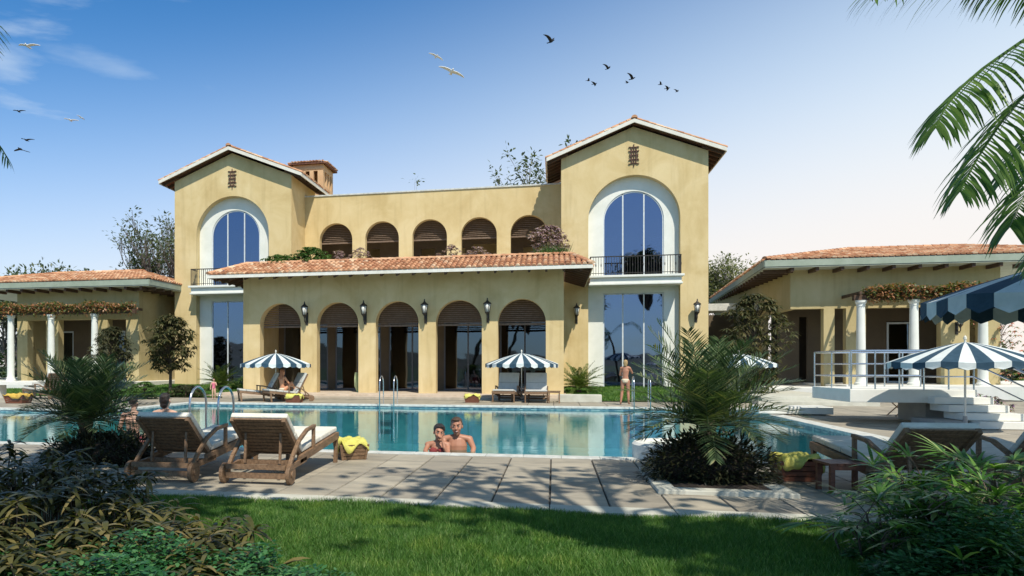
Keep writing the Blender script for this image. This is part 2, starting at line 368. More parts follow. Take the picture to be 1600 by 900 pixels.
# deck base and pavers
mb=MB()
deck_out=[(-26.5,7.5),(20,7.5),(20,38),(8.0,38),(8.0,31.2),(-26.5,31.2)]
sheet('deck_base',deck_out,[[(-26,12),(6.5,12),(6.5,26.6),(-14.5,26.6),(-14.5,21.5),(-26,21.5)]],-.02,M['grout'])
mb=MB()
X0=onZ(861,712).x
def slab(x0,y0,x1,y1,i,j):
    g=.009; h=R(-.0012,.0012)
    x0+=g;x1-=g;y0+=g*.5;y1-=g*.5
    if x1-x0<.03 or y1-y0<.03: return
    b=.006
    mb.add([(x0,y0,-.015),(x1,y0,-.015),(x1,y1,-.015),(x0,y1,-.015),(x0+b,y0+b,h),(x1-b,y0+b,h),(x1-b,y1-b,h),(x0+b,y1-b,h)],
           [(4,5,6,7),(0,1,5,4),(1,2,6,5),(2,3,7,6),(3,0,4,7)],0,(i+.5,j+.5))
PW=.635
yl=[7.78,8.58,9.38,10.18,10.98,11.70]
for i in range(-38,24):
    x0=X0+i*PW
    if x0<-26 or x0>14: continue
    for j,(a,b) in enumerate(zip(yl,yl[1:])): slab(x0,a,x0+PW,b,i,j)
# far and right pavers (larger)
k=0
for i in range(-27,20):
    for j in range(0,8):
        a=27.0+j*.9; 
        if a+.9>31.2 and i<8: continue
        if i>=-26 : slab(i*1.0,a,i*1.0+1,min(a+.9,31.2) if i<8 else a+.9,i+100,j)
for i in range(0,13):
    for j in range(0,18):
        slab(6.9+i*1.0,11.7+j*.85,7.9+i*1.0,11.7+(j+1)*.85,i+200,j)
for i in range(0,12):
    for j in range(0,6): slab(-26+i*.96,21.9+j*.85,-26+(i+1)*.96,min(21.9+(j+1)*.85,27.0),i+300,j)
tag(mb.build('pool_deck',M['paver'],uv=True),kind='structure')
# kerb strip along lawn
mb=MB(); 
for i in range(-20,20): mb.box(X0+i*1.27+.005,7.46,-.05,X0+(i+1)*1.27-.005,7.77,.006)
tag(mb.build('deck_edging',M['kerb'],bevel=.006),kind='structure')
# pool coping (butted), basin, band, water
mb=MB()
def cope(x0,y0,x1,y1,along):
    L=x1-x0 if along=='x' else y1-y0; n=max(1,round(L/.62))
    for i in range(n):
        if along=='x': mb.box(x0+L*i/n+.003,y0,-.06,x0+L*(i+1)/n-.003,y1,.012)
        else: mb.box(x0,y0+L*i/n+.003,-.06,x1,y0+L*(i+1)/n-.003,.012)
cope(-26.3,11.72,6.88,12.02,'x'); cope(6.48,12.03,6.88,26.56,'y'); cope(-14.9,26.57,6.88,26.97,'x'); cope(-14.9,21.9,-14.48,26.56,'y'); cope(-26.3,21.48,-14.48,21.89,'x')
tag(mb.build('pool_coping',M['coping_white'],bevel=.008),kind='structure')
mb=MB(); D=-1.5
P=pool
for i in range(len(P)):
    a=P[i]; b=P[(i+1)%len(P)]
    mb.add([(a[0],a[1],-.38),(b[0],b[1],-.38),(b[0],b[1],-.03),(a[0],a[1],-.03)],[(0,1,2,3)],1)
    mb.add([(a[0],a[1],D),(b[0],b[1],D),(b[0],b[1],-.38),(a[0],a[1],-.38)],[(0,1,2,3)],0)
mb.add([(-26.01,11.99,D),(6.51,11.99,D),(6.51,26.61,D),(-26.01,26.61,D)],[(0,1,2,3)],0)
tag(mb.build('pool_basin',[M['basin'],M['mosaic']]),kind='structure')
sheet('pool_water',pool,[],WZ,M['water'])
# near lawn blades
def blades(name, n, inside, zf, hmin, hmax, w, x0,x1,y0,y1):
    P=[]; 
    xs=np.random.uniform(x0,x1,n*3); ys=np.random.uniform(y0,y1,n*3)
    keep=inside(xs,ys); xs=xs[keep][:n]; ys=ys[keep][:n]; k=len(xs)
    h=np.random.uniform(hmin,hmax,k)*(1+.35*np.sin(xs*2.3+ys*1.7)*np.cos(ys*3.1-xs)); a=np.random.uniform(0,2*pi,k); ln=np.random.uniform(.1,.75,k)*h
    la=np.random.uniform(0,2*pi,k); z=zf(ys)
    vv=np.zeros((k,5,3)); cx,cy=np.cos(a)*w/2,np.sin(a)*w/2
    vv[:,0]=np.stack([xs-cx,ys-cy,z],1); vv[:,1]=np.stack([xs+cx,ys+cy,z],1)
    mx,my=xs+np.cos(la)*ln*.35, ys+np.sin(la)*ln*.35
    vv[:,2]=np.stack([mx+cx*.75,my+cy*.75,z+h*.6],1); vv[:,3]=np.stack([mx-cx*.75,my-cy*.75,z+h*.6],1)
    vv[:,4]=np.stack([xs+np.cos(la)*ln,ys+np.sin(la)*ln,z+h],1)
    me=bpy.data.meshes.new(name); me.vertices.add(k*5); me.vertices.foreach_set('co',vv.ravel())
    b=np.arange(k)[:,None]*5
    idx=np.concatenate([b+0,b+1,b+2,b+3,b+3,b+2,b+4],1).ravel().astype(np.int32)
    me.loops.add(k*7); me.loops.foreach_set('vertex_index',idx)
    me.polygons.add(k*2); ls=(np.arange(k)[:,None]*7+np.array([[0,4]])).ravel().astype(np.int32)
    me.polygons.foreach_set('loop_start',ls)
    me.update(calc_edges=True); me.materials.append(M['blade']); me.validate()
    o=bpy.data.objects.new(name,me); put(o); return tag(o,kind='stuff')
def near(xs,ys):
    xc=xs*CT+ys*ST; zc=-xs*ST+ys*CT; u=637+1100*xc/zc
    return (u>120)&(u<1640)&(zc>4.6)&(ys<7.47)
tag(blades('lawn_grass',210000,near,lambda y:y*0-.05,.05,.10,.006,-5,9,4.3,7.47),'thick green lawn in front of the pool deck','grass')
def far(xs,ys): return ~((xs>-15.9)&(xs<.6))&~((xs>7.9))&~((ys>35.6)&(xs<-23.9))
tag(blades('rear_grass',60000,far,lambda y:np.clip((y-31.5)/8,0,1)*.32,.05,.11,.03,-34,8,31.2,40),'strip of sunlit lawn at the foot of the house','grass')
# hills behind the viewer and around, seen in reflections
mb=MB()
for ring,(r0,hh) in enumerate(((900,26),(1500,55))):
    n=90; vs=[]; fs=[]
    for i in range(n):
        a=2*pi*i/n; h=hh*(.45+.35*sin(a*3+ring)+.2*sin(a*7.3+2)+.15*sin(a*17+ring*3))
        if sin(a)>-.1: h=-3
        vs += [(r0*cos(a),r0*sin(a),-2),(r0*1.15*cos(a),r0*1.15*sin(a),max(-1.9,h)),(r0*1.5*cos(a),r0*1.5*sin(a),-2)]
    for i in range(n):
        j=(i+1)%n; fs += [(3*i,3*j,3*j+1,3*i+1),(3*i+1,3*j+1,3*j+2,3*i+2)]
    mb.add(vs,fs)
tag(mb.build('hills',M['hill']),kind='structure')
# low planted-bed kerb in the deck around the palm
a=onZ(1012,738); b=onZ(1045,772); c=onZ(1246,778)
bx0,by0,bx1,by1=b.x,b.y,c.x,10.0
mb=MB(); mb.box(bx0-.12,by0-.0,-.03,bx1+.02,by0+.22,.05); mb.box(bx0-.12,by0+.225,-.03,bx0+.10,by1+.6,.05); mb.box(bx0+.105,by1+.38,-.03,bx1+.02,by1+.6,.05); mb.box(bx1-.2,by0+.225,-.03,bx1+.02,by1+.375,.05)
tag(mb.build('bed_kerb',M['kerb'],bevel=.01),kind='structure')
mb=MB(); mb.box(bx0+.1,by0+.22,-.03,bx1-.2,by1+.38,.04); tag(mb.build('bed_soil',M['soil']),kind='structure')
# arcade step platform, pavilion plinths, stone walk
mb=MB(); mb.box(-16.4,32.1,-.05,.9,40.6,.17); mb.box(-16.9,31.75,-.05,1.2,32.095,.085)
tag(mb.build('arcade_steps',M['stone'],bevel=.01),kind='structure')
mb=MB(); mb.box(13.4,36.4,-.05,40,50,.6); mb.box(10.4,37.6,-.05,13.395,50,.45); mb.box(-50,35.7,-.05,-23.6,50,.6)
tag(mb.build('pavilion_plinth',M['concrete'],bevel=.02),kind='structure')
mb=MB(); mb.box(8.05,30.2,-.03,11.4,37.55,.30); mb.box(7.7,29.2,-.03,11.9,30.19,.15)
tag(mb.build('stone_walk',M['kerb'],bevel=.015),kind='structure')

# ------------------------------------------------------------------ ROOFS
def inside(poly,x,y):
    c=False; n=len(poly)
    for i in range(n):
        x1,y1=poly[i]; x2,y2=poly[(i+1)%n]
        if (y1>y)!=(y2>y) and x<(x2-x1)*(y-y1)/(y2-y1)+x1: c=not c
    return c
def tile_plane(mb, pts, sp=.25, ln=.42, thick=.12, lift=.035, seed=0, over=.06):
    """pts: planar polygon, first edge = eave (left to right seen from outside below)."""
    P=[V(p) for p in pts]; o=P[0]; e=(P[1]-P[0]).normalized()
    nrm=Vector_normal(P); 
    if nrm.z<0: nrm=-nrm
    s=nrm.cross(e); 
    if s.z<0: s=-s
    poly=[((p-o).dot(e),(p-o).dot(s)) for p in P]
    # deck slab under the tiles
    n=len(P); dn=V((0,0,-thick))
    mb.add(P+[p+dn for p in P],[tuple(range(n)),tuple(reversed(range(n,2*n)))]+[(i,(i+1)%n,(i+1)%n+n,i+n) for i in range(n)],1)
    mx=max(p[0] for p in poly); mn=min(p[0] for p in poly); my=max(p[1] for p in poly)
    r=sp*.40; rnd=random.Random(seed)
    for i in range(int(mn/sp)-1,int(mx/sp)+2):
        x=(i+.5)*sp
        for j in range(int(my/ln)+2):
            y0=j*ln-(over if j==0 else .03); y1=(j+1)*ln
            if not inside(poly,x,max(.02,min((y0+y1)/2,y1-.1))):
                continue
            while y1>y0+.12 and not inside(poly,x,y1-.02) : y1-=.06
            vs=[]; jx=rnd.uniform(-.008,.008); k=6; jz=rnd.uniform(-.006,.006)
            for (yy,rr,zz) in ((y0,r*1.08,lift+jz),(y1,r*.85,.0+jz)):
                for q in range(k+1):
                    a=pi*q/k; vs.append(o+e*(x+jx-rr*cos(a))+s*yy+nrm*(zz+rr*.85*sin(a)))
            fs=[(q,q+1,q+k+2,q+k+1) for q in range(k)]+[tuple(range(k+1))]
            mb.add(vs,fs,0,(i+.5+seed*100,j+.5))
def Vector_normal(P):
    return (P[1]-P[0]).cross(P[2]-P[0]).normalized()
def ridge_tiles(mb, a, b, r=.13, ln=.4, seed=0):
    a=V(a); b=V(b); d=(b-a); L=d.length; d.normalize(); sd=d.cross(V((0,0,1))).normalized(); up=sd.cross(d)
    n=max(1,int(L/ln))
    for i in range(n):
        vs=[]; k=6
        for (t,rr) in ((i*L/n-.03,r*1.1),((i+1)*L/n,r*.9)):
            for q in range(k+1):
                an=pi*q/k; vs.append(a+d*t-sd*(rr*cos(an))+up*(rr*.9*sin(an)))
        mb.add(vs,[(q,q+1,q+k+2,q+k+1) for q in range(k)]+[tuple(range(k+1))],0,(i+.5+seed,seed+77.5))
    
# ------------------------------------------------------------------ MAIN VILLA
villa=thing('villa','large ochre stucco villa with twin gabled towers and a five-arch ground floor arcade','villa',(0,0,0))
YA,YT,YM=34.0,40.2,42.6
EZ,AZ=13.02,14.86            # eave and ridge of the tower roofs
def tower(x0,x1,cx,rc,wc,name='tower_wall'):
    hw=(x1-x0)/2
    gz=lambda x: AZ-.27-abs(x-cx)*(AZ-EZ)/4.6
    mb=MB()
    outer=rect(x0,-.2,x1,gz(x0)); outer=[(x0,-.2),(x1,-.2),(x1,gz(x1)),(cx,gz(cx)),(x0,gz(x0))]
    rec=arch(rc[0],rc[1],-.1,11.96,36)
    mb.wall(outer,[rec],YT,YT+.45)
    # sides and rear, butted behind the front leaf
    for xa,xb in ((x0,x0+.35),(x1-.35,x1)):
        z=min(gz(xa),gz(xb)); mb.box(xa,YT+.451,-.2,xb,44.5,z-.02)
    mb.wall([(x0+.351,-.2),(x1-.351,-.2),(x1-.351,gz(x1-.351)),(cx,gz(cx)),(x0+.351,gz(x0+.351))],[],44.15,44.5)
    mb.build(name,M['stucco'],villa)
    # recessed white panel with the windows cut out
    pb=MB(); rx=rc[0]; rw=rc[1]
    up=arch(wc,3.22,6.38,11.18,32); lo=rect(wc-1.61,.20,wc+1.61,5.55)
    pan=arch(rx,rw+.06,-.1,11.99,36)
    pb.wall(pan,[up,lo],YT+.452,YT+.62)
    pb.build('recess_panel',M['white'],villa)
    # windows
    for kind in ('arched','plain'):
        fb=MB(); yf=YT+.50
        zb,zt=(6.40,11.16) if kind=='arched' else (.22,5.53)
        r=1.60; zs=zt-r
        def topz(x): return zs+sqrt(max(0,r*r-(x-wc)**2)) if kind=='arched' else zt
        for dx in (-.55,.57):
            fb.box(wc+dx-.035,yf,zb,wc+dx+.035,yf+.08,topz(wc+dx)-.01)
        out=arch(wc,3.215,zb-.01,zt+.01,32) if kind=='arched' else rect(wc-1.605,zb-.01,wc+1.605,zt+.01)
        inn=arch(wc,3.08,zb+.06,zt-.06,32) if kind=='arched' else rect(wc-1.54,zb+.06,wc+1.54,zt-.06)
        fb.wall(out,[inn],yf,yf+.07)
        if kind=='plain': pass
        fr=fb.build('window',M['mullion'],villa)
        gb=MB(); gb.wall(arch(wc,3.1,zb+.05,zt-.05,32) if kind=='arched' else rect(wc-1.55,zb+.05,wc+1.55,zt-.05),[],yf+.03,yf+.045)
        gb.build('pane',M['glass'],fr)
        if kind=='arched':
            for s in (-1,1):
                cb=MB(); n=40; xs=[wc+s*(.85+.7*i/n) for i in range(n+1)]; ys=[yf+.35+.04*sin(i*.9) for i in range(n+1)]
                cb.add([(x,y,z) for z in (6.4,8.7) for x,y in zip(xs,ys)],[(i,i+1,i+n+2,i+n+1) for i in range(n)])
                cb.build('reflection_curtain',M['awning_white'],fr)  # added white strips stand in for pale reflections low in the glass
    # room behind
    rb=MB(); a,b=x0+.36,x1-.36
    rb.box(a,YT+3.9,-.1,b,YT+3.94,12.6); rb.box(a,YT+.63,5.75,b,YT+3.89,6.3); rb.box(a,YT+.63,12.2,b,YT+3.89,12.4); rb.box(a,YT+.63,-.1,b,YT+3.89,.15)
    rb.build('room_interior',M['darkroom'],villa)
    # balcony
    sl=MB(); xl,xr=rx-2.34,rx+2.34
    sl.box(xl-.14,39.32,6.28,xr+.14,YT-.002,6.40); sl.box(xl-.02,39.46,5.98,xr+.02,YT-.002,6.279); sl.box(xl-.07,39.40,5.88,xr+.07,YT-.002,5.979)
    sl.box(rx-rw/2+.01,YT-.001,5.88,rx+rw/2-.01,YT+.451,6.40)
    bal=sl.build('balcony',M['white'],villa,bevel=.015)
    rl=MB(); yr=39.42
    rl.box(xl,yr-.03,7.38,xr,yr+.03,7.43); rl.box(xl,yr-.015,6.50,xr,yr+.015,6.53)
    for xx in (xl+.02,xr-.02): rl.box(xx-.03,yr+.03,7.38,xx+.03,YT-.01,7.43); rl.box(xx-.015,yr+.016,6.50,xx+.015,YT-.01,6.53)
    n=34
    for i in range(n+1):
        x=xl+.02+(xr-xl-.04)*i/n; w=.022 if i%6 else .035
        rl.box(x-w/2,yr-w/2,6.40,x+w/2,yr+w/2,7.38)
        if i%2==0 and i%6: rl.ell((x,yr,6.95),(.03,.03,.10),6,4)
    for k in range(1,6):
        for xx in (xl+.02,xr-.02): rl.box(xx-.011,yr+.13*k-.011,6.40,xx+.011,yr+.13*k+.011,7.38)
    rl.build('railing',M['iron'],bal)
    # gable ornament: pierced iron scroll grille
    ob=MB(); oz=13.02; yo=YT-.04; oc=cx+.02
    for s in (-1,1):
        ob.tube([(oc+s*.10,yo,oz-.42),(oc+s*.13,yo,oz-.15),(oc+s*.11,yo,oz+.15),(oc+s*.13,yo,oz+.42)],.035,6)
        for zc,rr in ((oz+.34,.12),(oz+.12,.09),(oz-.14,.09),(oz-.36,.12)):
            ob.tube([(oc+s*(.13+rr*.6)+rr*cos(t)*s*-.8,yo,zc+rr*sin(t)) for t in np.linspace(-2.4,2.4,10)],.028,5)
    for dz in (-.44,-.22,0,.22,.44): ob.tube([(oc-.2,yo,oz+dz),(oc+.2,yo,oz+dz)],.028,5)
    ob.tube([(oc,yo,oz-.62),(oc,yo,oz+.6)],.03,6)
    ob.build('gable_ornament',M['rust_iron'],villa)
    # roof
    Yf,Yb=39.72,44.9; hwE=4.64; tz=.0
    rb=MB()
    tile_plane(rb,[(cx-hwE,Yb,EZ),(cx-hwE,Yf,EZ),(cx,Yf,AZ),(cx,Yb,AZ)],seed=int(abs(cx)*3)+1)
    tile_plane(rb,[(cx+hwE,Yf,EZ),(cx+hwE,Yb,EZ),(cx,Yb,AZ),(cx,Yf,AZ)],seed=int(abs(cx)*3)+2)
    ridge_tiles(rb,(cx,Yf-.06,AZ+.05),(cx,Yb,AZ+.05),.15,seed=3)
    for s in (-1,1): ridge_tiles(rb,(cx+s*hwE,Yf+.10,EZ+.05),(cx,Yf+.10,AZ+.06),.10,.36,seed=9+s)
    rf=rb.build('gable_roof',[M['tile'],M['tilebase']],villa,uv=True)
    fb=MB()
    for s in (-1,1):
        a=V((cx+s*(hwE+.02),Yf-.03,EZ-.10)); b=V((cx,Yf-.03,AZ-.10))
        fb.hexa([a+V((0,-.03,-.10)),b+V((0,-.03,-.10)),b+V((0,.03,-.10)),a+V((0,.03,-.10))],[a+V((0,-.03,.10)),b+V((0,-.03,.10)),b+V((0,.03,.10)),a+V((0,.03,.10))])
        x=cx+s*(hwE+.015); fb.box(x-.025,Yf+.005,EZ-.21,x+.025,Yb,EZ-.01)
    fb.build('fascia',M['fascia'],rf)
    for s in (-1,1):
        for k in range(9):
            y=Yf+.35+k*.64; sl=(AZ-EZ)/4.6
            m2=MB(); m2.bar((cx+s*(hwE-.05),y,EZ-.22+.02),(cx+s*3.5,y,EZ-.20+(hwE-3.5)*sl),.11,.15)
            m2.build('rafter',M['wood_dark'],rf)
    sb=MB()
    for s in (-1,1):
        a=V((cx+s*(hwE-.03),Yf+.02,EZ-.128)); b=V((cx,Yf+.02,AZ-.128)); d=V((0,0,-.012))
        q=[a,b,b+V((0,.46,0)),a+V((0,.46,0))]; sb.hexa([p+d for p in q],q)
    sb.build('soffit',M['wood_dark'],rf)
tower(-23.23,-15.50,-19.36,(-19.36,4.80),-19.34)
tower(.42,8.12,4.27,(4.29,4.82),4.31)

# middle block with upper arcade
mb=MB()
mid=[(-15.499,6.2),(.419,6.2),(.419,12.24),(-15.499,12.24)]
cs=[-13.46,-10.47,-7.46,-4.43,-1.45]
mb.wall(mid,[arch(c,2.16,6.5,10.52,24) for c in cs],YM,YM+.42)
mb.box(-15.499,YM+.421,11.0,.419,48,11.2); mb.box(-15.499,47.6,6.2,.419,48,12.24)
mb.build('upper_wall',M['stucco'],villa)
mb=MB(); mb.box(-15.55,YM-.06,12.24,.45,YM+.50,12.33); mb.box(-15.499,47.5,12.24,.419,48.1,12.33); mb.build('parapet_coping',M['coping_white'],villa,bevel=.01)
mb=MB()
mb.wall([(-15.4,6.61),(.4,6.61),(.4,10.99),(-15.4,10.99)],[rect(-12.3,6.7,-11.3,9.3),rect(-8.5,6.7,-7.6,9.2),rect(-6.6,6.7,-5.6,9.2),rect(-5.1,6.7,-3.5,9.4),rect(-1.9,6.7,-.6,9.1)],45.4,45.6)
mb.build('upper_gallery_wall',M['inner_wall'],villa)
def blind(c,w,z0,z1,y,n):
    b=MB()
    for i in range(n):
        z=z0+(z1-z0)*i/n; b.hexa([(c-w/2,y,z),(c+w/2,y,z),(c+w/2,y+.07,z+.01),(c-w/2,y+.07,z+.01)],[(c-w/2,y,z+.035),(c+w/2,y,z+.035),(c+w/2,y+.07,z+.05),(c-w/2,y+.07,z+.05)])
    b.box(c-w/2,y-.01,z0-.06,c+w/2,y+.1,z0-.005)
    b.build('roller_blind',M['blind'],villa)
for c in cs: blind(c,2.3,9.35,10.6,YM+.47,11)
mb=MB(); mb.box(-15.499,YA+.5,6.30,.419,YM-.002,6.55); mb.box(-15.499,YM+.421,6.2,.419,47.59,6.6); mb.box(-15.74,YA+.51,5.5,.46,39.9,5.6); mb.build('terrace_floor',M['stone'],villa)

# ground arcade
mb=MB()
ac=[(-14.83,-12.61),(-11.75,-9.57),(-8.67,-6.50),(-5.64,-3.39),(-2.62,-.36)]
mb.wall([(-15.75,-.2),(.47,-.2),(.47,6.42),(-15.75,6.42)],[arch((a+b)/2,b-a,.165,4.71,28) for a,b in ac],YA,YA+.5)
mb.box(-15.75,YA+.501,-.2,-15.35,YT-.002,6.3); mb.box(.07,YA+.501,-.2,.47,YT-.002,6.3)
mb.build('arcade_wall',M['stucco'],villa)
for a,b in ac: blind((a+b)/2,b-a+.2,3.55,4.8,YA+.53,13)
mb=MB()
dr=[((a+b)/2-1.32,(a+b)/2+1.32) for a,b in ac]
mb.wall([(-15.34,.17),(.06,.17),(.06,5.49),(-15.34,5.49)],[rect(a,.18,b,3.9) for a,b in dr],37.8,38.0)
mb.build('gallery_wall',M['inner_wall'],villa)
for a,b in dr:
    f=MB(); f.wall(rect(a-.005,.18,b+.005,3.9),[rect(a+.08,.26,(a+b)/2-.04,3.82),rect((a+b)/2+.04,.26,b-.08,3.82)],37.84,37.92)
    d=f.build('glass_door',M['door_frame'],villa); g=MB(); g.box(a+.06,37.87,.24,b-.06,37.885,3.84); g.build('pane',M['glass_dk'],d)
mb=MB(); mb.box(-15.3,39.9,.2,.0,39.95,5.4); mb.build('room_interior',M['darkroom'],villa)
# lean-to roof over the arcade, hipped at both ends
ex0,ex1,ey,ez=-17.0,1.70,32.6,6.06; tx0,tx1,ty,tz=-16.0,.80,35.0,6.90
rb=MB()
tile_plane(rb,[(ex0,ey,ez),(ex1,ey,ez),(tx1,ty,tz),(tx0,ty,tz)],seed=21)
tile_plane(rb,[(ex1,ey,ez),(ex1,YT-.02,ez),(tx1,YT-.02,tz),(tx1,ty,tz)],seed=22)
tile_plane(rb,[(ex0,YT-.02,ez),(ex0,ey,ez),(tx0,ty,tz),(tx0,YT-.02,tz)],seed=23)
ridge_tiles(rb,(ex0,ey,ez+.07),(tx0,ty,tz+.05),.12,seed=31); ridge_tiles(rb,(ex1,ey,ez+.07),(tx1,ty,tz+.05),.12,seed=32)
ridge_tiles(rb,(tx0,ty,tz+.04),(tx1,ty,tz+.04),.12,seed=33)
rf=rb.build('arcade_roof',[M['tile'],M['tilebase']],villa,uv=True)
fb=MB(); fb.box(ex0-.02,ey-.05,ez-.16,ex1+.02,ey-.002,ez+.0); fb.box(ex1+.003,ey,ez-.16,ex1+.04,YT-.03,ez); fb.box(ex0-.04,ey,ez-.16,ex0-.003,YT-.03,ez)
fb.build('fascia',M['fascia'],rf)
for i in range(24):
    x=-16.6+i*.775; m2=MB(); m2.bar((x,ey+.06,ez-.20),(x,YA-.01,ez+.22),.10,.14); m2.build('rafter',M['wood_dark'],rf)
for i in range(9):
    y=33.2+i*.8
    for xa,xb in ((ex1-.05,.48),(ex0+.05,-15.76)):
        m2=MB(); m2.bar((xa,y,ez-.20),(xb,y,ez+.18),.10,.14); m2.build('rafter',M['wood_dark'],rf)
mb=MB(); mb.box(-15.9,35.1,6.56,.9,35.25,6.98); mb.build('terrace_kerb',M['stucco'],villa)

# chimney: louvred stack with tiled cap
mb=MB(); x0,x1,y0,y1=-17.65,-15.45,46,48.2; zt=15.35
slots=[rect(x0+.35+.58*i,13.9,x0+.65+.58*i,14.9) for i in range(3)]
mb.wall(rect(x0,11,x1,zt),slots,y0,y0+.2); mb.wall(rect(x0,11,x1,zt),[],y1-.2,y1)
for xa in (x0,x1-.2):
    for k in range(4): mb.box(xa,y0+.201+k*.56,13.9,xa+.2,y0+.40+k*.56-.02,14.9)
    mb.box(xa,y0+.201,11,xa+.2,y1-.201,13.9); mb.box(xa,y0+.201,14.9,xa+.2,y1-.201,zt)
mb.box(x0-.04,y0-.04,15.0,x1+.04,y0-.002,15.12)
ch=mb.build('chimney',M['chimney'],villa)
rb=MB(); a0,a1,b0,b1=x0-.25,x1+.25,y0-.25,y1+.25; cxm,cym=(x0+x1)/2,(y0+y1)/2; zz=15.45
for q in ([(a0,b0,zz),(a1,b0,zz),(cxm,cym,zz+.36)],[(a1,b0,zz),(a1,b1,zz),(cxm,cym,zz+.36)],[(a1,b1,zz),(a0,b1,zz),(cxm,cym,zz+.36)],[(a0,b1,zz),(a0,b0,zz),(cxm,cym,zz+.36)]):
    tile_plane(rb,q,sp=.22,ln=.4,seed=5)
rb.build('chimney_cap',[M['tile'],M['tilebase']],ch,uv=True)

# lanterns
def lantern(parent, x, y, z, glass='opal', s=1.0):
    b=MB(); b.M=Matrix.Translation((x,y,z))@Matrix.Scale(s,4)
    b.lathe([(.0,.62),(.02,.60),(.03,.52),(.06,.47),(.16,.40),(.17,.36)],6,(0,-.32,0))
    for k in range(6):
        t=2*pi*k/6; b.tube([(.15*cos(t),-.32+.15*sin(t),.37),(.09*cos(t),-.32+.09*sin(t),.02)],.012,4)
    b.lathe([(.03,-.10),(.06,-.04),(.10,.0),(.10,.03)],6,(0,-.32,0))
    b.tube([(0,-.32,-.06),(0,-.32,-.22),(0,-.22,-.32),(0,-.10,-.26),(0,-.03,-.12)],.022,6)
    b.tube([(0,-.03,.05),(0,-.16,.0),(0,-.30,-.14)],.016,5)
    b.box(-.06,-.03,-.4,.06,-.002,.15)
    o=b.build('wall_lantern',M['iron'],parent)
    g=MB(); g.M=Matrix.Translation((x,y,z))@Matrix.Scale(s,4)
    g.lathe([(.075,.04),(.13,.355)],12,(0,-.32,0)); g.build('lantern_glass',M[glass],o,smooth=True)
for u in (475,567,662,760):
    p=onY(u,492,YA-.3); lantern(villa,p.x+.05,YA,4.05,s=1.15)
p=onY(901,490,YT-.3); lantern(villa,p.x,YT,4.3,s=1.1)
p=onY(1089,486,YT-.3); lantern(villa,p.x,YT,4.35,s=1.2)
mb=MB(); z=4.75; a=onY(1107,478,45).x; b=onY(1181,478,45).x
mb.box(8.2,44.2,z,b,46.2,z+.42); mb.build('link_canopy',M['coping_white'],villa,bevel=.02)
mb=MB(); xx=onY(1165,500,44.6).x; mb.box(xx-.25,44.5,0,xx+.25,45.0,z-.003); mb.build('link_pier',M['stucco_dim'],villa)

# ------------------------------------------------------------------ PAVILIONS
def pav_roof(parent, pts, ridge, ezz, over_in=.9, trim='trim_green', seed=40, raf=None):
    """pts: eave corners FL, FR, BR, BL; ridge: two points"""
    rb=MB(); FL,FR,BR,BL=[V(p) for p in pts]; r0,r1=[V(p) for p in ridge]
    tile_plane(rb,[FL,FR,r1,r0],seed=seed); tile_plane(rb,[FR,BR,r1],seed=seed+1); tile_plane(rb,[BR,BL,r0,r1],seed=seed+2); tile_plane(rb,[BL,FL,r0],seed=seed+3)
    for a,b in ((FL,r0),(FR,r1),(r0,r1)): ridge_tiles(rb,a+V((0,0,.06)),b+V((0,0,.06)),.13,seed=seed)
    rf=rb.build('hip_roof',[M['tile'],M['tilebase']],parent,uv=True)
    fb=MB()
    for a,b in ((FL,FR),(FR,BR),(BL,FL)):
        d=(b-a).normalized(); n=d.cross(V((0,0,1)))*.03
        fb.hexa([a-n*0+V((0,0,-.34)),b+V((0,0,-.34)),b+n+V((0,0,-.34)),a+n+V((0,0,-.34))],[a+V((0,0,-.02)),b+V((0,0,-.02)),b+n+V((0,0,-.02)),a+n+V((0,0,-.02))])
    fb.build('fascia',M[trim],rf)
    sb=MB(); dz=V((0,0,-.36)); ins=.02
    sb.hexa([p+dz+V((0,0,-.04)) for p in (FL,FR,BR,BL)],[p+dz for p in (FL,FR,BR,BL)]); sb.build('soffit',M['soffit'],rf)
    for a,b in raf:
        m2=MB(); m2.bar(a,b,.14,.18); m2.build('rafter',M['wood_dark'],rf)
    return rf
# right pavilion
pr=thing('pavilion','low ochre pavilion on the right with hipped clay roof and white pergola columns','pavilion')
YP=39.0; GZ=.6
X=lambda u,y: onY(u,500,y).x
wl=X(1235,YP); w1,w2,w3,w4=X(1287,YP),X(1304,YP),X(1322,YP),X(1353,YP); w5,w6,w7,w8=X(1470,YP),X(1515,YP),X(1531,YP),X(1563,YP)
zt=onY(1300,482,YP).z
mb=MB()
mb.wall([(wl,zt),(w1,zt),(w1,.3),(w8,.3),(w8,6.37),(wl,6.37)],[rect(w2,.58,w3,zt),rect(w4,.58,w5,zt),rect(w6,.58,w7,zt+.1)],YP,YP+.4)
mb.box(wl,YP+.401,zt,wl+.35,44.0,6.37); mb.box(wl,44.01,.3,wl+.35,56,6.37); mb.box(w8-.35,YP+.401,.3,w8,50,6.37); 
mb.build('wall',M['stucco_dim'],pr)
mb=MB(); mb.wall(rect(wl+.36,.58,w8-.36,6.1),[rect(X(1215,42.5)+1.0,.6,X(1240,42.5)+.6,4.2),rect(X(1385,42.2),.6,X(1425,42.2),3.9)],42.2,42.4); mb.box(wl+.36,YP+.41,zt+.3,w8-.36,42.19,zt+.4)
mb.build('porch_wall',M['inner_wall'],pr)
f=MB(); a,b=X(1386,42.2),X(1424,42.2); f.wall(rect(a,.6,b,3.85),[rect(a+.1,.7,b-.1,3.75)],42.24,42.34); d=f.build('glass_door',M['mullion'],pr)
g=MB(); g.box(a+.08,42.28,.66,b-.08,42.295,3.8); g.build('pane',M['glass_dk'],d)
mb=MB(); mb.box(wl+.5,44,.6,w8-.5,44.05,5); mb.build('room_interior',M['darkroom'],pr)
el=onY(1195,410,37.8); er_x=22.9; EP=el.z+.12
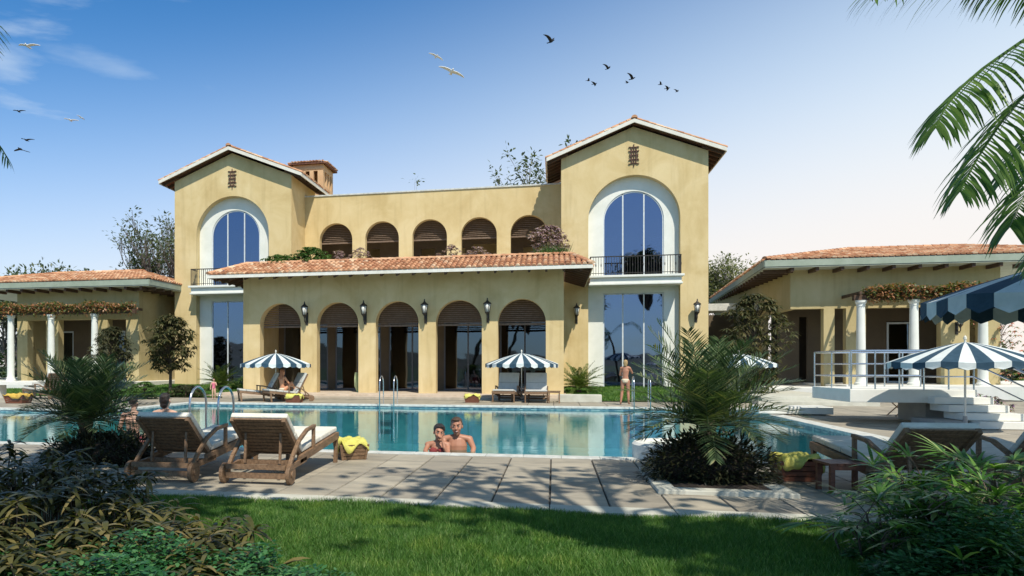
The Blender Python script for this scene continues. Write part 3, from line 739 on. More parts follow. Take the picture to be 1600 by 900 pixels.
FL=V((el.x,37.8,EP)); BL=V((el.x+1.75,59,EP)); FR=V((24.5,37.8,EP)); BR=V((24.5,50,EP))
rdg=onY(1325,391,43.5)
sf=EP-.36-.04-.09
raf=[(V((x,37.9,sf)),V((x,39.0,sf))) for x in np.arange(el.x+1.3,24.3,1.12)]
raf+=[(V((el.x+.08+(y-37.8)*.0825,y,sf)),V((wl-.01,y,sf))) for y in np.arange(38.6,56,.85)]
pav_roof(pr,[FL,FR,BR,BL],[(rdg.x,43.5,rdg.z),(21.5,43.5,rdg.z)],EP,seed=41,raf=raf)
yc=37.2; zc0=GZ; 
ztop=onY(1428,468,yc).z
def column(parent,x,y,z0,z1,r=.20):
    b=MB(); b.lathe([(r*1.35,z0),(r*1.35,z0+.10),(r*1.15,z0+.14),(r*1.05,z0+.24),(r,z0+.3),(r*.97,z0+(z1-z0)*.5),(r*.86,z1-.30),(r*.95,z1-.28),(r*.9,z1-.2),(r*1.2,z1-.10),(r*1.2,z1-.03),(r*1.25,z1)],22,(x,y,0))
    b.build('column',M['white'],parent,smooth=False)
for u in (1345,1428,1536): column(pr,X(u,yc),yc,zc0,ztop)
mb=MB(); xa,xb=X(1333,yc),X(1550,yc)
mb.box(xa,yc-.12,ztop+.003,xb,yc+.12,ztop+.25)
for x in np.arange(xa+.2,xb,.62): mb.box(x-.05,yc-.35,ztop+.253,x+.05,YP-.002,ztop+.40)
mb.build('pergola_beam',M['wood_dark'],pr)
p=onY(1500,508,YP-.3); lantern(pr,p.x,YP,p.z,'opal',1.1)
p=onY(1350,520,YP-.3); lantern(pr,p.x-.1,YP,p.z,'opal',1.0)
def vine(xa,xb,y,z,n,label):
    b=MB(); rnd=random.Random(3)
    for i in range(n):
        x=rnd.uniform(xa,xb); cl=.5+.5*sin(x*2.1); zz=z+rnd.uniform(-.22,.32)*(.6+.6*cl)-(.35*rnd.random()**3); yy=y+rnd.uniform(-.42,.45)
        d=V((rnd.uniform(-1,1),rnd.uniform(-1,.4),rnd.uniform(-.9,.5))); b.leaf((x,yy,zz),d,(rnd.uniform(-.5,.5),0,1),rnd.uniform(.10,.2),.09,.3,seg=2)
    t=MB(); 
    for k in range(5):
        t.tube([(x,y+.15*sin(x*3+k),z+.05*sin(x*5+k*2)) for x in np.linspace(xa,xb,24)],.02,5)
    o=thing('climbing_vine',label,'vine'); b.build('foliage',M['vine'],o); t.build('stem',M['bark'],o)
vine(X(1352,yc),X(1545,yc),yc,ztop+.42,5200,'rust and green vine along the pergola of the right pavilion')
# left pavilion
pl=thing('pavilion','low ochre pavilion at far left with hipped clay roof beside the left tower','pavilion')
YL=38.0
wl,wr=X(27,YL),X(217,YL); zt=onY(80,500,YL).z
mb=MB()
mb.wall(rect(wl,.3,wr,6.16),[rect(X(43,YL),.58,X(72,YL),zt),rect(X(91,YL),.58,X(145,YL),zt),rect(X(168,YL),.58,X(197,YL),zt)],YL,YL+.5)
mb.box(wr-.4,YL+.501,.3,wr,47,6.16); mb.box(wl,YL+.501,.3,wl+.4,47,6.16)
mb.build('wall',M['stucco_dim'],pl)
mb=MB(); mb.wall(rect(wl+.41,.58,wr-.41,5.9),[rect(wl+.7,.6,wl+1.7,3.8),rect(X(172,41)-.2,.6,X(196,41),3.8)],41,41.2); mb.build('porch_wall',M['inner_wall'],pl)
for a,b in ((wl+.7,wl+1.7),(X(172,41)-.2,X(196,41))):
    f=MB(); f.wall(rect(a,.6,b,3.8),[rect(a+.1,.7,b-.1,3.7)],41.04,41.14); d=f.build('glass_door',M['mullion'],pl); g=MB(); g.box(a+.08,41.08,.66,b-.08,41.095,3.75); g.build('pane',M['glass_dk'],d)
mb=MB(); mb.box(wl+.5,43,.6,wr-.5,43.05,5); mb.build('room_interior',M['darkroom'],pl)
EP=6.55; rz=onY(200,425,42).z
sf=EP-.49
FL=V((-38,36.8,EP)); FR=V((-22.9,36.8,EP)); BR=V((-22.6,47.5,EP)); BL=V((-38,47.5,EP))
raf=[(V((x,36.9,sf)),V((x,37.99,sf))) for x in np.arange(-36.5,-23.4,1.0)]+[(V((-22.95,y,sf)),V((wr+.01,y,sf))) for y in np.arange(37.6,46,.9)]
pav_roof(pl,[FL,FR,BR,BL],[(-33,42.1,rz),(-26.6,42.1,rz)],EP,seed=51,raf=raf)
yc=36.6; ztop=4.55
for u in (17,80,148): column(pl,X(u,yc),yc,GZ,ztop)
mb=MB(); xa,xb=X(-20,yc),X(212,yc)
mb.box(xa,yc-.12,ztop+.003,xb,yc+.12,ztop+.25)
for x in np.arange(xa+.2,xb,.62): mb.box(x-.05,yc-.35,ztop+.253,x+.05,YL-.002,ztop+.40)
mb.build('pergola_beam',M['wood_dark'],pl)
vine(xa,X(208,yc),yc,ztop+.42,5200,'rust and green vine along the pergola of the left pavilion')

# ------------------------------------------------------------------ FURNITURE
def lounger(name,label,pad='canvas',L=2.35,W=.80,back=.76,ang=41,group=None,towel=False):
    """head at the origin end, feet towards +x"""
    t=thing(name,label,'sun lounger',group=group)
    f=MB(); w=W/2; hz=.36; hx=.72
    for s in (-1,1):
        f.bar((.10,s*w,.20),(hx+.1,s*w,.24),.05,.07); 
        f.bar((hx-.15,s*w,.26),(L-.02,s*w,hz+.06),.05,.10)
        f.bar((.12,s*w,.10),(.12,s*w,.26),.05,.06); f.bar((.52,s*w*.99,.1),(.52,s*w*.99,.24),.045,.045)
    f.bar((.10,-w,.22),(.10,w,.22),.05,.06); f.bar((.10,-w,.11),(.10,w,.11),.05,.07); f.bar((.50,-w,.23),(.50,w,.23),.05,.06)
    f.bar((L-.03,-w,hz+.05),(L-.03,w,hz+.05),.04,.10)
    for i in range(14):
        x=hx+.06+i*(L-hx-.12)/13.5; z=.30+(x-hx)/(L-hx)*(hz+.09-.30)-.0
        f.box(x-.04,-w+.03,z,x+.04,w-.03,z+.018)
    f.build('frame',M['teak'],t)
    for s in (-1,1):
        b=MB(); b.bar((L-.10,s*(w-.01),0),(L-.06,s*(w-.01),hz+.04),.05,.07,up=(1,0,0)); b.build('leg',M['teak'],t)
        b=MB(); b.M=Matrix.Translation((.14,s*(w+.045),.13))@Matrix.Rotation(pi/2,4,'X'); b.lathe([(.13,-.025),(.13,.025)],24); b.lathe([(.045,-.035),(.045,.04)],12)
        b.build('wheel',M['teak'],t,bevel=.006)
        b=MB(); pts=[(.10,s*(w+.01),.14),(.30,s*(w+.01),.33),(.55,s*(w+.012),.52),(.85,s*(w+.012),.63),(1.18,s*(w+.01),.66)]
        for p,q in zip(pts,pts[1:]): b.bar(p,q,.05,.045)
        b.bar((1.14,s*(w+.01),.32),(1.14,s*(w+.01),.66),.045,.05,up=(1,0,0)); b.build('armrest',M['teak'],t,bevel=.006)
    a=radians(ang); bx=lambda k:(hx-k*cos(a), .32+k*sin(a))
    b=MB()
    for s in (-1,1):
        p,q=bx(0),bx(back); b.bar((p[0],s*(w-.05),p[1]),(q[0],s*(w-.05),q[1]),.05,.06,up=(sin(a),0,cos(a)))
    for i in range(10):
        k=.05+i*(back-.06)/9.5; p=bx(k); q=bx(k+.056); b.bar((p[0],0,p[1]),(q[0],0,q[1]),W-.14,.018,up=(sin(a),0,cos(a)))
    p=bx(.5)
    for s in (-1,1): b.bar((p[0],s*(w-.16),p[1]-.02),(.30,s*(w-.16),.24),.03,.03)
    b.build('backrest',M['teak'],t)
    c=MB(); th=.075; n=V((sin(a),0,cos(a))); 
    def pad_block(p,q,nn,seg,wd):
        p=V(p);q=V(q)
        for i in range(seg):
            u0=p.lerp(q,i/seg+.004); u1=p.lerp(q,(i+1)/seg-.004); o=nn*.012
            lo=[u0+V((0,-wd,0))+o,u1+V((0,-wd,0))+o,u1+V((0,wd,0))+o,u0+V((0,wd,0))+o]; c.hexa(lo,[x+nn*th for x in lo])
    pad_block((hx+.03,0,.325),(L+.01,0,hz+.105),V((-.06,0,1)).normalized(),4,w-.015)
    p,q=bx(.03),bx(back+.03); pad_block((p[0]+.03,0,p[1]),(q[0]+.03,0,q[1]),n,2,w-.015)
    c.build('cushion',M[pad],t,bevel=.018)
    return t
def place(t,loc,rz): t.location=loc; t.rotation_euler.z=rz; return t
g='teak loungers with cream cushions'
p1=onZ(403,753); q1=onZ(500,714); d1=(q1-p1); r1=atan2(d1.y,d1.x)
L1=lounger('sun_lounger','sunlit teak lounger with cream cushion, back to the viewer, nearest the yellow towel basket',group=g)
p1=onZ(402,756); place(L1,p1-V((.14*cos(r1),.14*sin(r1),0)),r1)
p0=onZ(253,752); L0=dup(L1,'sunlit teak lounger with cream cushion, back to the viewer, next to the left palm'); place(L0,p0-V((.14*cos(r1),.14*sin(r1),0)),r1)
# right loungers in the shade, feet to the pool
L2=dup(L1,'teak lounger in deep shade behind the small wooden side table'); 
ft=onZ(1318,744); hd=onZ(1470,792); d=(ft-hd); place(L2,ft-d.normalized()*2.3,atan2(d.y,d.x)); 
L3=dup(L1,'shaded teak lounger half hidden behind the fan palm leaves at the right edge'); h3=L2.location+V((1.35,.25,0)); place(L3,h3,atan2(d.y,d.x)-.1)
# side table
def side_table(label,loc,rz,w=.52,h=.36,mat='red_wood',g=None):
    t=thing('side_table',label,'side table',loc,rz,g)
    b=MB()
    for i in range(6): b.box(-w/2+i*w/6+.004,-w*.4,h-.03,-w/2+(i+1)*w/6-.004,w*.4,h)
    b.box(-w/2+.02,-w*.38,h-.08,w/2-.02,-w*.36,h-.031); b.box(-w/2+.02,w*.36,h-.08,w/2-.02,w*.38,h-.031)
    b.build('table_top',M[mat],t)
    for sx in (-1,1):
        for sy in (-1,1):
            l=MB(); l.box(sx*(w/2-.05)-.025,sy*(w*.4-.05)-.025,0,sx*(w/2-.05)+.025,sy*(w*.4-.05)+.025,h-.032); l.build('leg',M[mat],t)
    return t
side_table('small reddish wooden side table on the deck in front of the shaded lounger',onZ(1318,768),.12)
# towel baskets
def towel(b,w,dp,h,over,seed,m=0):
    rnd=random.Random(seed); nx,ny=18,14; vs=[]
    for j in range(ny+1):
        for i in range(nx+1):
            u=-1+2*i/nx; v=-1+2*j/ny; x=u*w; y=v*dp
            z=h+.03*sin(u*5+seed)*cos(v*4)+.02*sin(u*11+v*7)
            ox=max(0,abs(x)-w*.72)/ (w*.28); oy=max(0,abs(y)-dp*.72)/(dp*.28)
            z-=over*(max(ox,oy)**1.3)*(.6+.5*sin(u*3+v*5+seed)); x=x if ox==0 else math.copysign(w*.72+ox*w*.16,x); y=y if oy==0 else math.copysign(dp*.72+oy*dp*.16,y)
            vs.append((x,y,z))
    b.add(vs,[(j*(nx+1)+i,j*(nx+1)+i+1,(j+1)*(nx+1)+i+1,(j+1)*(nx+1)+i) for j in range(ny) for i in range(nx)],m)
def basket(label,loc,rz,w=.26,dp=.22,h=.26,tmat='yellow',tlabel='',s=1,bmat='red_wood'):
    t=thing('towel_basket',label,'basket',loc,rz,scale=s)
    b=MB(); k=.8
    for (z0,z1) in [(i*h/4+.006,(i+1)*h/4-.004) for i in range(4)]:
        f0=k+(1-k)*z0/h; f1=k+(1-k)*z1/h
        b.hexa([(-w*f0,-dp*f0,z0),(w*f0,-dp*f0,z0),(w*f0,dp*f0,z0),(-w*f0,dp*f0,z0)],[(-w*f1,-dp*f1,z1),(w*f1,-dp*f1,z1),(w*f1,dp*f1,z1),(-w*f1,dp*f1,z1)])
    for sx in (-1,1):
        for sy in (-1,1): b.bar((sx*w*.82,sy*dp*.82,0),(sx*w*1.02,sy*dp*1.02,h),.035,.035,up=(1,0,0))
    b.build('crate',M[bmat],t)
    o=MB(); towel(o,w*1.25,dp*1.25,h+.06,.17,hash(label)%7); tw=o.build('towel',M[tmat],None,smooth=True); tw.location=loc; tw.rotation_euler=(0,0,rz); tw.scale=(s,)*3
    sm=tw.modifiers.new('s','SOLIDIFY'); sm.thickness=.02
    tag(tw,tlabel,'towel'); return t
basket('wooden basket beside the foot of the sunlit loungers',onZ(548,716),r1+.5,.27,.22,.25,tlabel='bright yellow towel draped over the basket by the sunlit loungers',bmat='teak')
basket('reddish wooden basket between the potted palm mound and the shaded lounger',onZ(1243,750),.1,.25,.2,.27,tlabel='yellow towel heaped on the basket beside the palm mound')
basket('low basket with ochre towel behind the palm on the left',onZ(186,705),.2,.2,.18,.18,'orange_yellow','ochre towel on the low basket behind the left palm')
basket('small basket at the poolside left of the pair of grey loungers',onZ(738,629),0,.30,.2,.28,'yellow','folded pale yellow towel on the small basket across the pool')
basket('small basket beside the seated orange-skinned bather across the pool',onZ(460,629),0,.32,.2,.28,'yellow','yellow towel on the basket under the left striped umbrella')
basket('reddish basket on the far left deck in front of the white bench',onZ(29,630),0,.42,.3,.32,'orange_yellow','ochre towel on the basket at the far left deck')

# far loungers facing the pool
def far_lounger(label,u,v,rz,pad='grey_canvas'):
    t=dup(FL0,label); p=onZ(u,v); place(t,p,rz); return t
FL0=lounger('sun_lounger','grey lounger, left one of the pair under the striped umbrella before the fifth arch',pad='grey_canvas',L=2.0,W=.9,back=.95,ang=62,group='grey loungers across the pool')
def pl_far(t,u,v,rz):   # foot end centre seen at (u,v)
    p=onZ(u,v); t.location=p-V((cos(rz)*2.0,sin(rz)*2.0,0)); t.rotation_euler.z=rz
pl_far(FL0,786,629,-pi/2-.10)
pl_far(dup(FL0,'grey lounger, right one of the pair under the striped umbrella before the fifth arch'),838,630,-pi/2+.02)
pl_far(dup(FL0,'empty grey lounger beside the left striped umbrella across the pool'),372,627,-pi+.55)
pl_far(dup(FL0,'grey lounger under the left striped umbrella with a bather sitting on it'),415,628,-pi+.75)
side_table('small wooden table between the two grey loungers across the pool',onZ(813,627),0,.8,.42,'teak')
side_table('small stool right of the pair of grey loungers across the pool',onZ(866,630),0,.5,.5,'teak')
fl4=dup(FL0,'pale lounger on the far left terrace behind the left palm'); pl_far(fl4,48,622,pi-.2)
mb=MB(); a=onZ(-20,622); b=onZ(78,621); mb.box(a.x,a.y,.62,b.x,a.y+.7,.74)
t=thing('bench','long white bench slab at the far left edge of the pool deck','bench',(0,0,0)); mb.build('seat',M['concrete'],t)
for x in (a.x+.4,b.x-.4):
    m2=MB(); m2.box(x-.12,a.y+.1,0,x+.12,a.y+.6,.617); m2.build('leg',M['concrete'],t)

# umbrellas
def umbrella(label,loc,r=1.55,zr=1.60,zt=2.05,rz=0,tilt=0,n=32,val=.14):
    t=thing('striped_umbrella',label,'umbrella',loc,rz,'blue and white striped umbrellas')
    c=MB(); rings=6
    vs=[]
    for k in range(rings+1):
        f=k/rings; 
        for j in range(n):
            an=2*pi*j/n; rr=r*f*(1-.015*(1-cos(8*an))*f); z=zt-(zt-zr)*(f**1.35)-.02*f*(1-cos(8*an))
            vs.append((rr*cos(an),rr*sin(an),z))
    c.add(vs,[],0); b=0
    for k in range(rings):
        for j in range(n):
            c.f.append([k*n+j,(k)*n+(j+1)%n,(k+1)*n+(j+1)%n,(k+1)*n+j]); c.m.append(j%2); c.uv.append((0,0))
    base=rings*n
    for j in range(n):       # scalloped valance
        a0=vs[base+j]; a1=vs[base+(j+1)%n]; mid=[(a0[i]+a1[i])/2 for i in range(3)]
        c.add([a0,a1,(a1[0],a1[1],a1[2]-val*.8),(mid[0]*1.01,mid[1]*1.01,mid[2]-val*1.15),(a0[0],a0[1],a0[2]-val*.8)],[(0,4,3,2,1)],j%2)
    o=c.build('canopy',[M['navy'],M['awning_white']],t); 
    sm=o.modifiers.new('s','SOLIDIFY'); sm.thickness=.006; sm.offset=0
    p=MB(); p.tube([(0,0,0),(0,0,zt+.06)],.022,10); p.lathe([(.0,zt+.04),(.035,zt+.07),(.03,zt+.12),(0,zt+.16)],10); q=p.build('pole',M['fascia'],t)
    p=MB(); p.lathe([(.30,0),(.30,.05),(.06,.09),(.04,.35)],18); p.build('base',M['concrete_dim'],t)
    for k in range(8):
        an=2*pi*k/8; p=MB(); p.tube([(.03*cos(an),.03*sin(an),zt-.04),(r*.97*cos(an),r*.97*sin(an),zr-.01)],.010,5); p.tube([(.02*cos(an),.02*sin(an),zr-.15),(r*.5*cos(an),r*.5*sin(an),zt-(zt-zr)*.45-.02)],.008,5); p.build('rib',M['fascia'],t)
    return t
U1=umbrella('blue and white striped umbrella left across the pool, over the seated bather',onZ(431,626))
U2=dup(U1,'striped umbrella across the pool over the pair of grey loungers, before the fifth arch',onZ(815,626.5),.1)
U3=dup(U1,'striped umbrella mostly behind the big date palm, in front of the bamboo shrub',onZ(1155,625),.2)
U4=dup(U1,'striped umbrella behind the platform railing, low in front of the right pavilion columns',onZ(1508,674),.05)
pc=atD(1722,520,8.6); U5=umbrella('large striped umbrella cut off by the right edge, nearest the viewer',(pc.x,pc.y,0),r=1.8,zr=2.36,zt=2.86,n=36,val=.20); U5.rotation_euler=(0,0,.3)

# pool rails
def rail(label,x,y,h=.85,reach=.55,drop=.9,g='pool ladders'):
    t=thing('pool_ladder',label,'pool ladder',(x,y,0),0,g)
    for s in (-1,1):
        b=MB(); b.tube([(s*.28,-.35,0.012),(s*.28,-.35,h*.7)]+[(s*.28,-.35+(reach/2)*(1-cos(a)),h*.7+h*.3*sin(a)) for a in np.linspace(.3,pi-.3,8)]+[(s*.28,-.35+reach,h*.7),(s*.28,-.35+reach,-drop)],.022,8)
        b.build('handrail',M['steel'],t,smooth=True)
    for k in range(2):
        b=MB(); b.box(-.27,-.35+reach-.05,-.3-k*.3,.27,-.35+reach+.05,-.27-k*.3); b.build('step',M['steel'],t)
    return t
xl=(onY(296,572,11.7).x+onY(343,572,11.7).x)/2
A=rail('tall steel ladder rails at the near pool edge behind the two sunlit loungers',xl,12.03,1.12,.62)
B=dup(A,'steel ladder rails at the far pool edge in front of the third arch',(onY(607,600,26.6).x,26.57,0),pi)
B2=dup(A,'steel ladder rails at the far pool edge beside the standing blond bather',(onY(1002,600,26.6).x,26.57,0),pi); 

# raised platform right of the pool with railing and stairs
pf=thing('pool_platform','raised white concrete platform with steel railing and steps, right of the pool','platform')
a=atD(1328,608,18.3); b_=onY(1527,608,a.y); zT=.90; x0,x1,y0=a.x,b_.x,a.y; y1=y0*1.135
mb=MB(); mb.box(x0,y0,zT-.34,x1,y1,zT); mb.build('slab',M['concrete'],pf,bevel=.015)
mb=MB(); xs_=onY(1470,640,y0+1).x; mb.box(xs_-.45,y0+.8,-.02,xs_+.25,y1-.4,zT-.343); mb.build('pier',M['concrete_dim'],pf)
for i in range(4):
    mb=MB(); z=zT-.18*(i+1); xx=x1-.55+i*.17; yy=y0-.02-i*.30; mb.box(xx-.55,yy-.30,z-.17,xx+.75,yy+.6-.302*0,z); 
    s_=mb.build('step',M['concrete'],pf,bevel=.01)
mb=MB(); mb.box(x1-1.35,y0-.9,-.02,x1-.7,y0+.3,.18); mb.build('step',M['concrete_dim'],pf)
def rl(pts,name='railing',h=1.0,posts=None):
    b=MB(); 
    for dz in (h,h*.66,h*.33): b.tube([V(p)+V((0,0,dz)) for p in pts],.02 if dz<h else .026,7)
    for p in posts: b.tube([V(p)+V((0,0,-.12)),V(p)+V((0,0,h))],.02,7)
    b.build(name,M['steel'],pf)
f=lambda a,b,n:[V(a).lerp(V(b),i/n) for i in range(n+1)]
rl([(x0+.05,y1-.05,zT),(x0+.05,y0+.05,zT)],posts=f((x0+.05,y1-.05,zT),(x0+.05,y0+.05,zT),2))
rl([(x0+.05,y0+.05,zT),(x1-1.0,y0+.05,zT),(x1-.05,y0+.05,zT)][:3],posts=f((x0+.05,y0+.05,zT),(x1-.05,y0+.05,zT),5)[1:])
rl([(x0+.05,y1-.05,zT),(x1-.05,y1-.05,zT)],posts=f((x0+.05,y1-.05,zT),(x1-.05,y1-.05,zT),6)[1:])
for dx in (0,1.05):
    sa=V((x1-.05+dx*.6,y0+.05,zT)); sb_=V((x1+.75+dx*.6,y0-1.5,.05)); rl([sa,sb_],name='stair_railing',posts=[sb_])
# low white diving slab across the pool corner
ds=thing('jetty','low white concrete slab jutting over the far right corner of the pool','jetty')
yy=23.4; xa,xb=onY(1185,640,yy).x,onY(1303,640,yy).x
mb=MB(); mb.box(xa,yy,.03,xb,yy+1.0,.26); mb.build('slab',M['concrete'],ds,bevel=.03)
for u in (1250,1284):
    x=onY(u,640,yy).x; m2=MB(); m2.box(x-.15,yy+.1,-.35 if x<6.4 else -.02,x+.15,yy+.9,.027); m2.build('bracket',M['iron'],ds)
# folding tables behind the platform
def folding(label,u,v,s=1):
    p=onZ(u,v); t=thing('folding_table',label,'folding table',p,.15,'folding tables by the platform',s)
    b=MB(); 
    for i in range(7): b.box(-.45+i*.13,-.35,.70,-.45+i*.13+.115,.35,.725)
    b.build('table_top',M['teak'],t)
    for y in (-.28,.28):
        for q in (-1,1):
            l=MB(); l.bar((-.38*q,y+.015*q,0),(.38*q,y+.015*q,.695),.03,.045,up=(0,1,0)); l.build('leg',M['teak'],t)
folding('folding slatted table glimpsed under the white platform, left one',1408,650,.75); folding('folding slatted table glimpsed under the white platform, right one',1438,650,.75)
# planter by the arcade
p=onZ(533,617,.17); 
t=thing('ribbed_planter','pale green ribbed planter standing inside the second arch','planter',(p.x,34.9,.17))
b=MB()
for k in range(14):
    an=2*pi*k/14; b.tube([(.26*cos(an),.26*sin(an),0),(.36*cos(an),.36*sin(an),.3),(.38*cos(an),.38*sin(an),.7),(.34*cos(an),.34*sin(an),1.0)],.045,6)
b.lathe([(.25,0),(.33,.3),(.35,.7),(.3,.98)],16); b.build('ribbed_body',M['pale_green'],t)
mb=MB(); mb.box(8.15,50,-.05,12.0,50.3,4.9); mb.build('link_wall',M['inner_wall'],villa)
t=thing('flower_pot','blue glazed pot standing on the terrace in the third upper arch','pot',(onY(657,400,43.3).x,43.3,6.6))
b=MB(); b.lathe([(.3,0),(.5,.3),(.55,.9),(.48,1.1),(.52,1.15),(.52,1.2)],20); b.build('body',M['pot_blue'],t,smooth=False)
mb=MB(); p=onZ(878,629); mb.box(p.x-.15,p.y+.2,0,p.x+1.6,p.y+.8,.32); o=mb.build('planter_block',M['kerb'],bevel=.02); tag(o,'low pale stone planter block in front of the cycad by the arcade corner','planter')

# ------------------------------------------------------------------ PLANTS
def frond(mb, pts, n=36, ll=.35, lw=.018, droop=.5, vee=.5, m=0, rad=.012, rm=1, sweep=.55, seg=2, taper=True, rnd=random, start=.12, both=True):
    """pts: control points of the rachis"""
    P=[V(p) for p in pts]
    def cr(t):
        k=len(P)-1; x=min(t*k,k-1e-6); i=int(x); f=x-i
        a=P[max(i-1,0)];b=P[i];c=P[i+1];d=P[min(i+2,k)]
        return .5*((2*b)+(c-a)*f+(2*a-5*b+4*c-d)*f*f+(3*b-a-3*c+d)*f**3)
    ax=[cr(i/14) for i in range(15)]; mb.tube(ax,[rad*(1-.8*i/14) for i in range(15)],5,rm,cap=False)
    for i in range(n):
        t=start+(1-start)*(i+.5)/n; p=cr(t); d=(cr(min(1,t+.02))-cr(max(0,t-.02))).normalized()
        sd=d.cross(V((0,0,1)))
        if sd.length<.05: sd=V((1,0,0))
        sd.normalize(); up=sd.cross(d)
        L=ll*(sin(pi*(.12+.83*t))**.7 if taper else 1)*rnd.uniform(.85,1.1)
        for s in (-1,1):
            if rnd.random()<.03: continue
            v=sd*s+d*(sweep+.5*t)*rnd.uniform(.8,1.2)+up*vee*rnd.uniform(.5,1.2)
            mb.leaf(p,v,up+sd*s*rnd.uniform(-.4,.4),L,lw*rnd.uniform(.8,1.15),droop*rnd.uniform(.7,1.4),m,seg)
def date_palm(name,label,loc,nf=52,R_=1.05,h0=.5,mat='palm',ll=.30,seed=1,trunk_h=.45,lw=.017,cat='palm',upr=1.25,group=None,nl=34,sm=1):
    rnd=random.Random(seed); t=thing(name,label,cat,loc,0,group)
    b=MB()
    for k in range(nf):
        an=k*2.399+rnd.uniform(-.2,.2); el=upr-(upr-.10)*(k/nf)**.85+rnd.uniform(-.1,.1); L=R_*rnd.uniform(.88,1.1)*(1.08-.36*k/nf)*(1.0 if k>3 else .85)
        p=V((.04*cos(an),.04*sin(an),h0)); pts=[p]; e=el
        for i in range(5):
            d=V((cos(e)*cos(an),cos(e)*sin(an),sin(e))); p=p+d*L/5; pts.append(p); e-=rnd.uniform(.08,.20)*(1+.6*(1-el))
        frond(b,pts,nl,ll,lw,.22,.55,0,.010,0,rnd=rnd,sweep=.75)
    b.build('crown',M[mat],t)
    b=MB(); n=9; b.tube([(rnd.uniform(-.01,.01),0,trunk_h*1.1*i/n) for i in range(n+1)],[.10+.02*(i%2) for i in range(n+1)],10)
    for k in range(26):
        an=k*2.4; z=.04+trunk_h*k/26; b.leaf((.10*cos(an),.10*sin(an),z),(cos(an)*.6,sin(an)*.6,1),(cos(an),sin(an),0),.12,.06,0,0,1,.5)
    b.build('trunk',M['palm_bark'],t); return t
def mound(name,label,c,rx,ry,h,n,mat,leafL=.10,leafW=.035,seed=2,cat='shrub',stems=True,group=None,flat=.55):
    rnd=random.Random(seed); t=thing(name,label,cat,c,0,group); b=MB()
    core=MB(); core.ell((0,0,h*.30),(rx*.78,ry*.78,h*.48),14,8); 
    for i in range(n):
        th=rnd.uniform(0,2*pi); ph=math.asin(rnd.uniform(-.25,1)); rr=rnd.uniform(.72,1.0)*(1+.10*sin(3*th+seed)+.08*sin(7*th+ph*5))
        x,y=rx*cos(th)*cos(ph)*rr,ry*sin(th)*cos(ph)*rr; z=max(.01,h*flat*.3+h*(sin(ph))*rr*(1-.3*flat))
        d=V((cos(th)*cos(ph)+rnd.uniform(-.7,.7),sin(th)*cos(ph)+rnd.uniform(-.7,.7),sin(ph)*.7+rnd.uniform(-.4,.8)))
        b.leaf((x,y,z),d,(rnd.uniform(-.4,.4),rnd.uniform(-.4,.4),1),leafL*rnd.uniform(.7,1.3),leafW*rnd.uniform(.8,1.2),.5,0,2)
    b.build('foliage',M[mat],t); core.build('stem_mass',M['soil'],t); return t
pc=onZ(1112,752)
date_palm('date_palm','bushy pygmy date palm growing from the dark mound in front of the pool',(pc.x,pc.y+.25,.25),nf=52,R_=1.36,h0=.44,mat='palm',ll=.37,seed=4,upr=1.5,trunk_h=.55,lw=.022,nl=32)
c1=onZ(1120,764); mound('ground_cover_mound','dark leafy mound round the foot of the pygmy date palm',(c1.x,c1.y+.62,.03),.80,.62,.60,4200,'mound',.10,.03,3)
pr_=thing('round_planter_wall','pale curved wall of the round planter rising from the pool behind the palm mound','planter',(c1.x+.02,12.15,0))
b=MB(); b.lathe([(.70,-1.4),(.70,.22),(.66,.26),(.52,.26),(.50,.22),(.50,-.2)],40); b.build('rim',M['concrete'],pr_)
p=onZ(108,722); date_palm('date_palm','shaded pygmy date palm on the left among the dark bushes',(p.x,p.y+.4,.25),nf=48,R_=1.25,h0=.34,mat='palm',ll=.42,seed=9,upr=1.45,trunk_h=.5,lw=.023,nl=32)
p=onZ(130,728); mound('ground_cover_mound','black-green mound under the left palm beside the first lounger',(p.x,p.y+.5,0),1.0,.7,.45,3600,'mound',.10,.03,5)
# cycads
def cycad(label,loc,r,seed,h=.35):
    date_palm('cycad',label,loc,nf=46,R_=r,h0=h,mat='cycad',ll=.26,seed=seed,lw=.035,cat='cycad',upr=1.3,nl=26,trunk_h=.25)
p=onZ(905,618,.05); cycad('sunlit cycad beside the right end of the arcade',p,1.55,11)
p=onZ(345,612,.1); cycad('cycad at the foot of the left tower window',(p.x,p.y,.1),1.4,12)
# shrubs and trees --------------------------------------------------------
def branchy(mb, p, d, L, r, depth, rnd, tips, spread=.5, up=.15, curve=.15, kids=(2,3), m=0, shrink=.74):
    pts=[V(p)]; q=V(p); dd=V(d).normalized(); k=4
    for i in range(k):
        dd=(dd+V((rnd.uniform(-curve,curve),rnd.uniform(-curve,curve),up*.3+rnd.uniform(-curve,curve)))).normalized(); q=q+dd*L/k; pts.append(q.copy())
    mb.tube(pts,[r*(1-.4*i/k) for i in range(k+1)],6 if depth>1 else 4,m,cap=False)
    if depth==0: tips.append((q,dd)); return
    for j in range(rnd.randint(*kids)):
        nd=(dd+V((rnd.uniform(-1,1),rnd.uniform(-1,1),rnd.uniform(-.3,.6)+up))*spread).normalized()
        st=pts[-1] if j==0 else pts[rnd.randint(2,4)]
        branchy(mb,st,nd,L*shrink*rnd.uniform(.8,1.15),r*.6,depth-1,rnd,tips,spread,up,curve,kids,m,shrink)
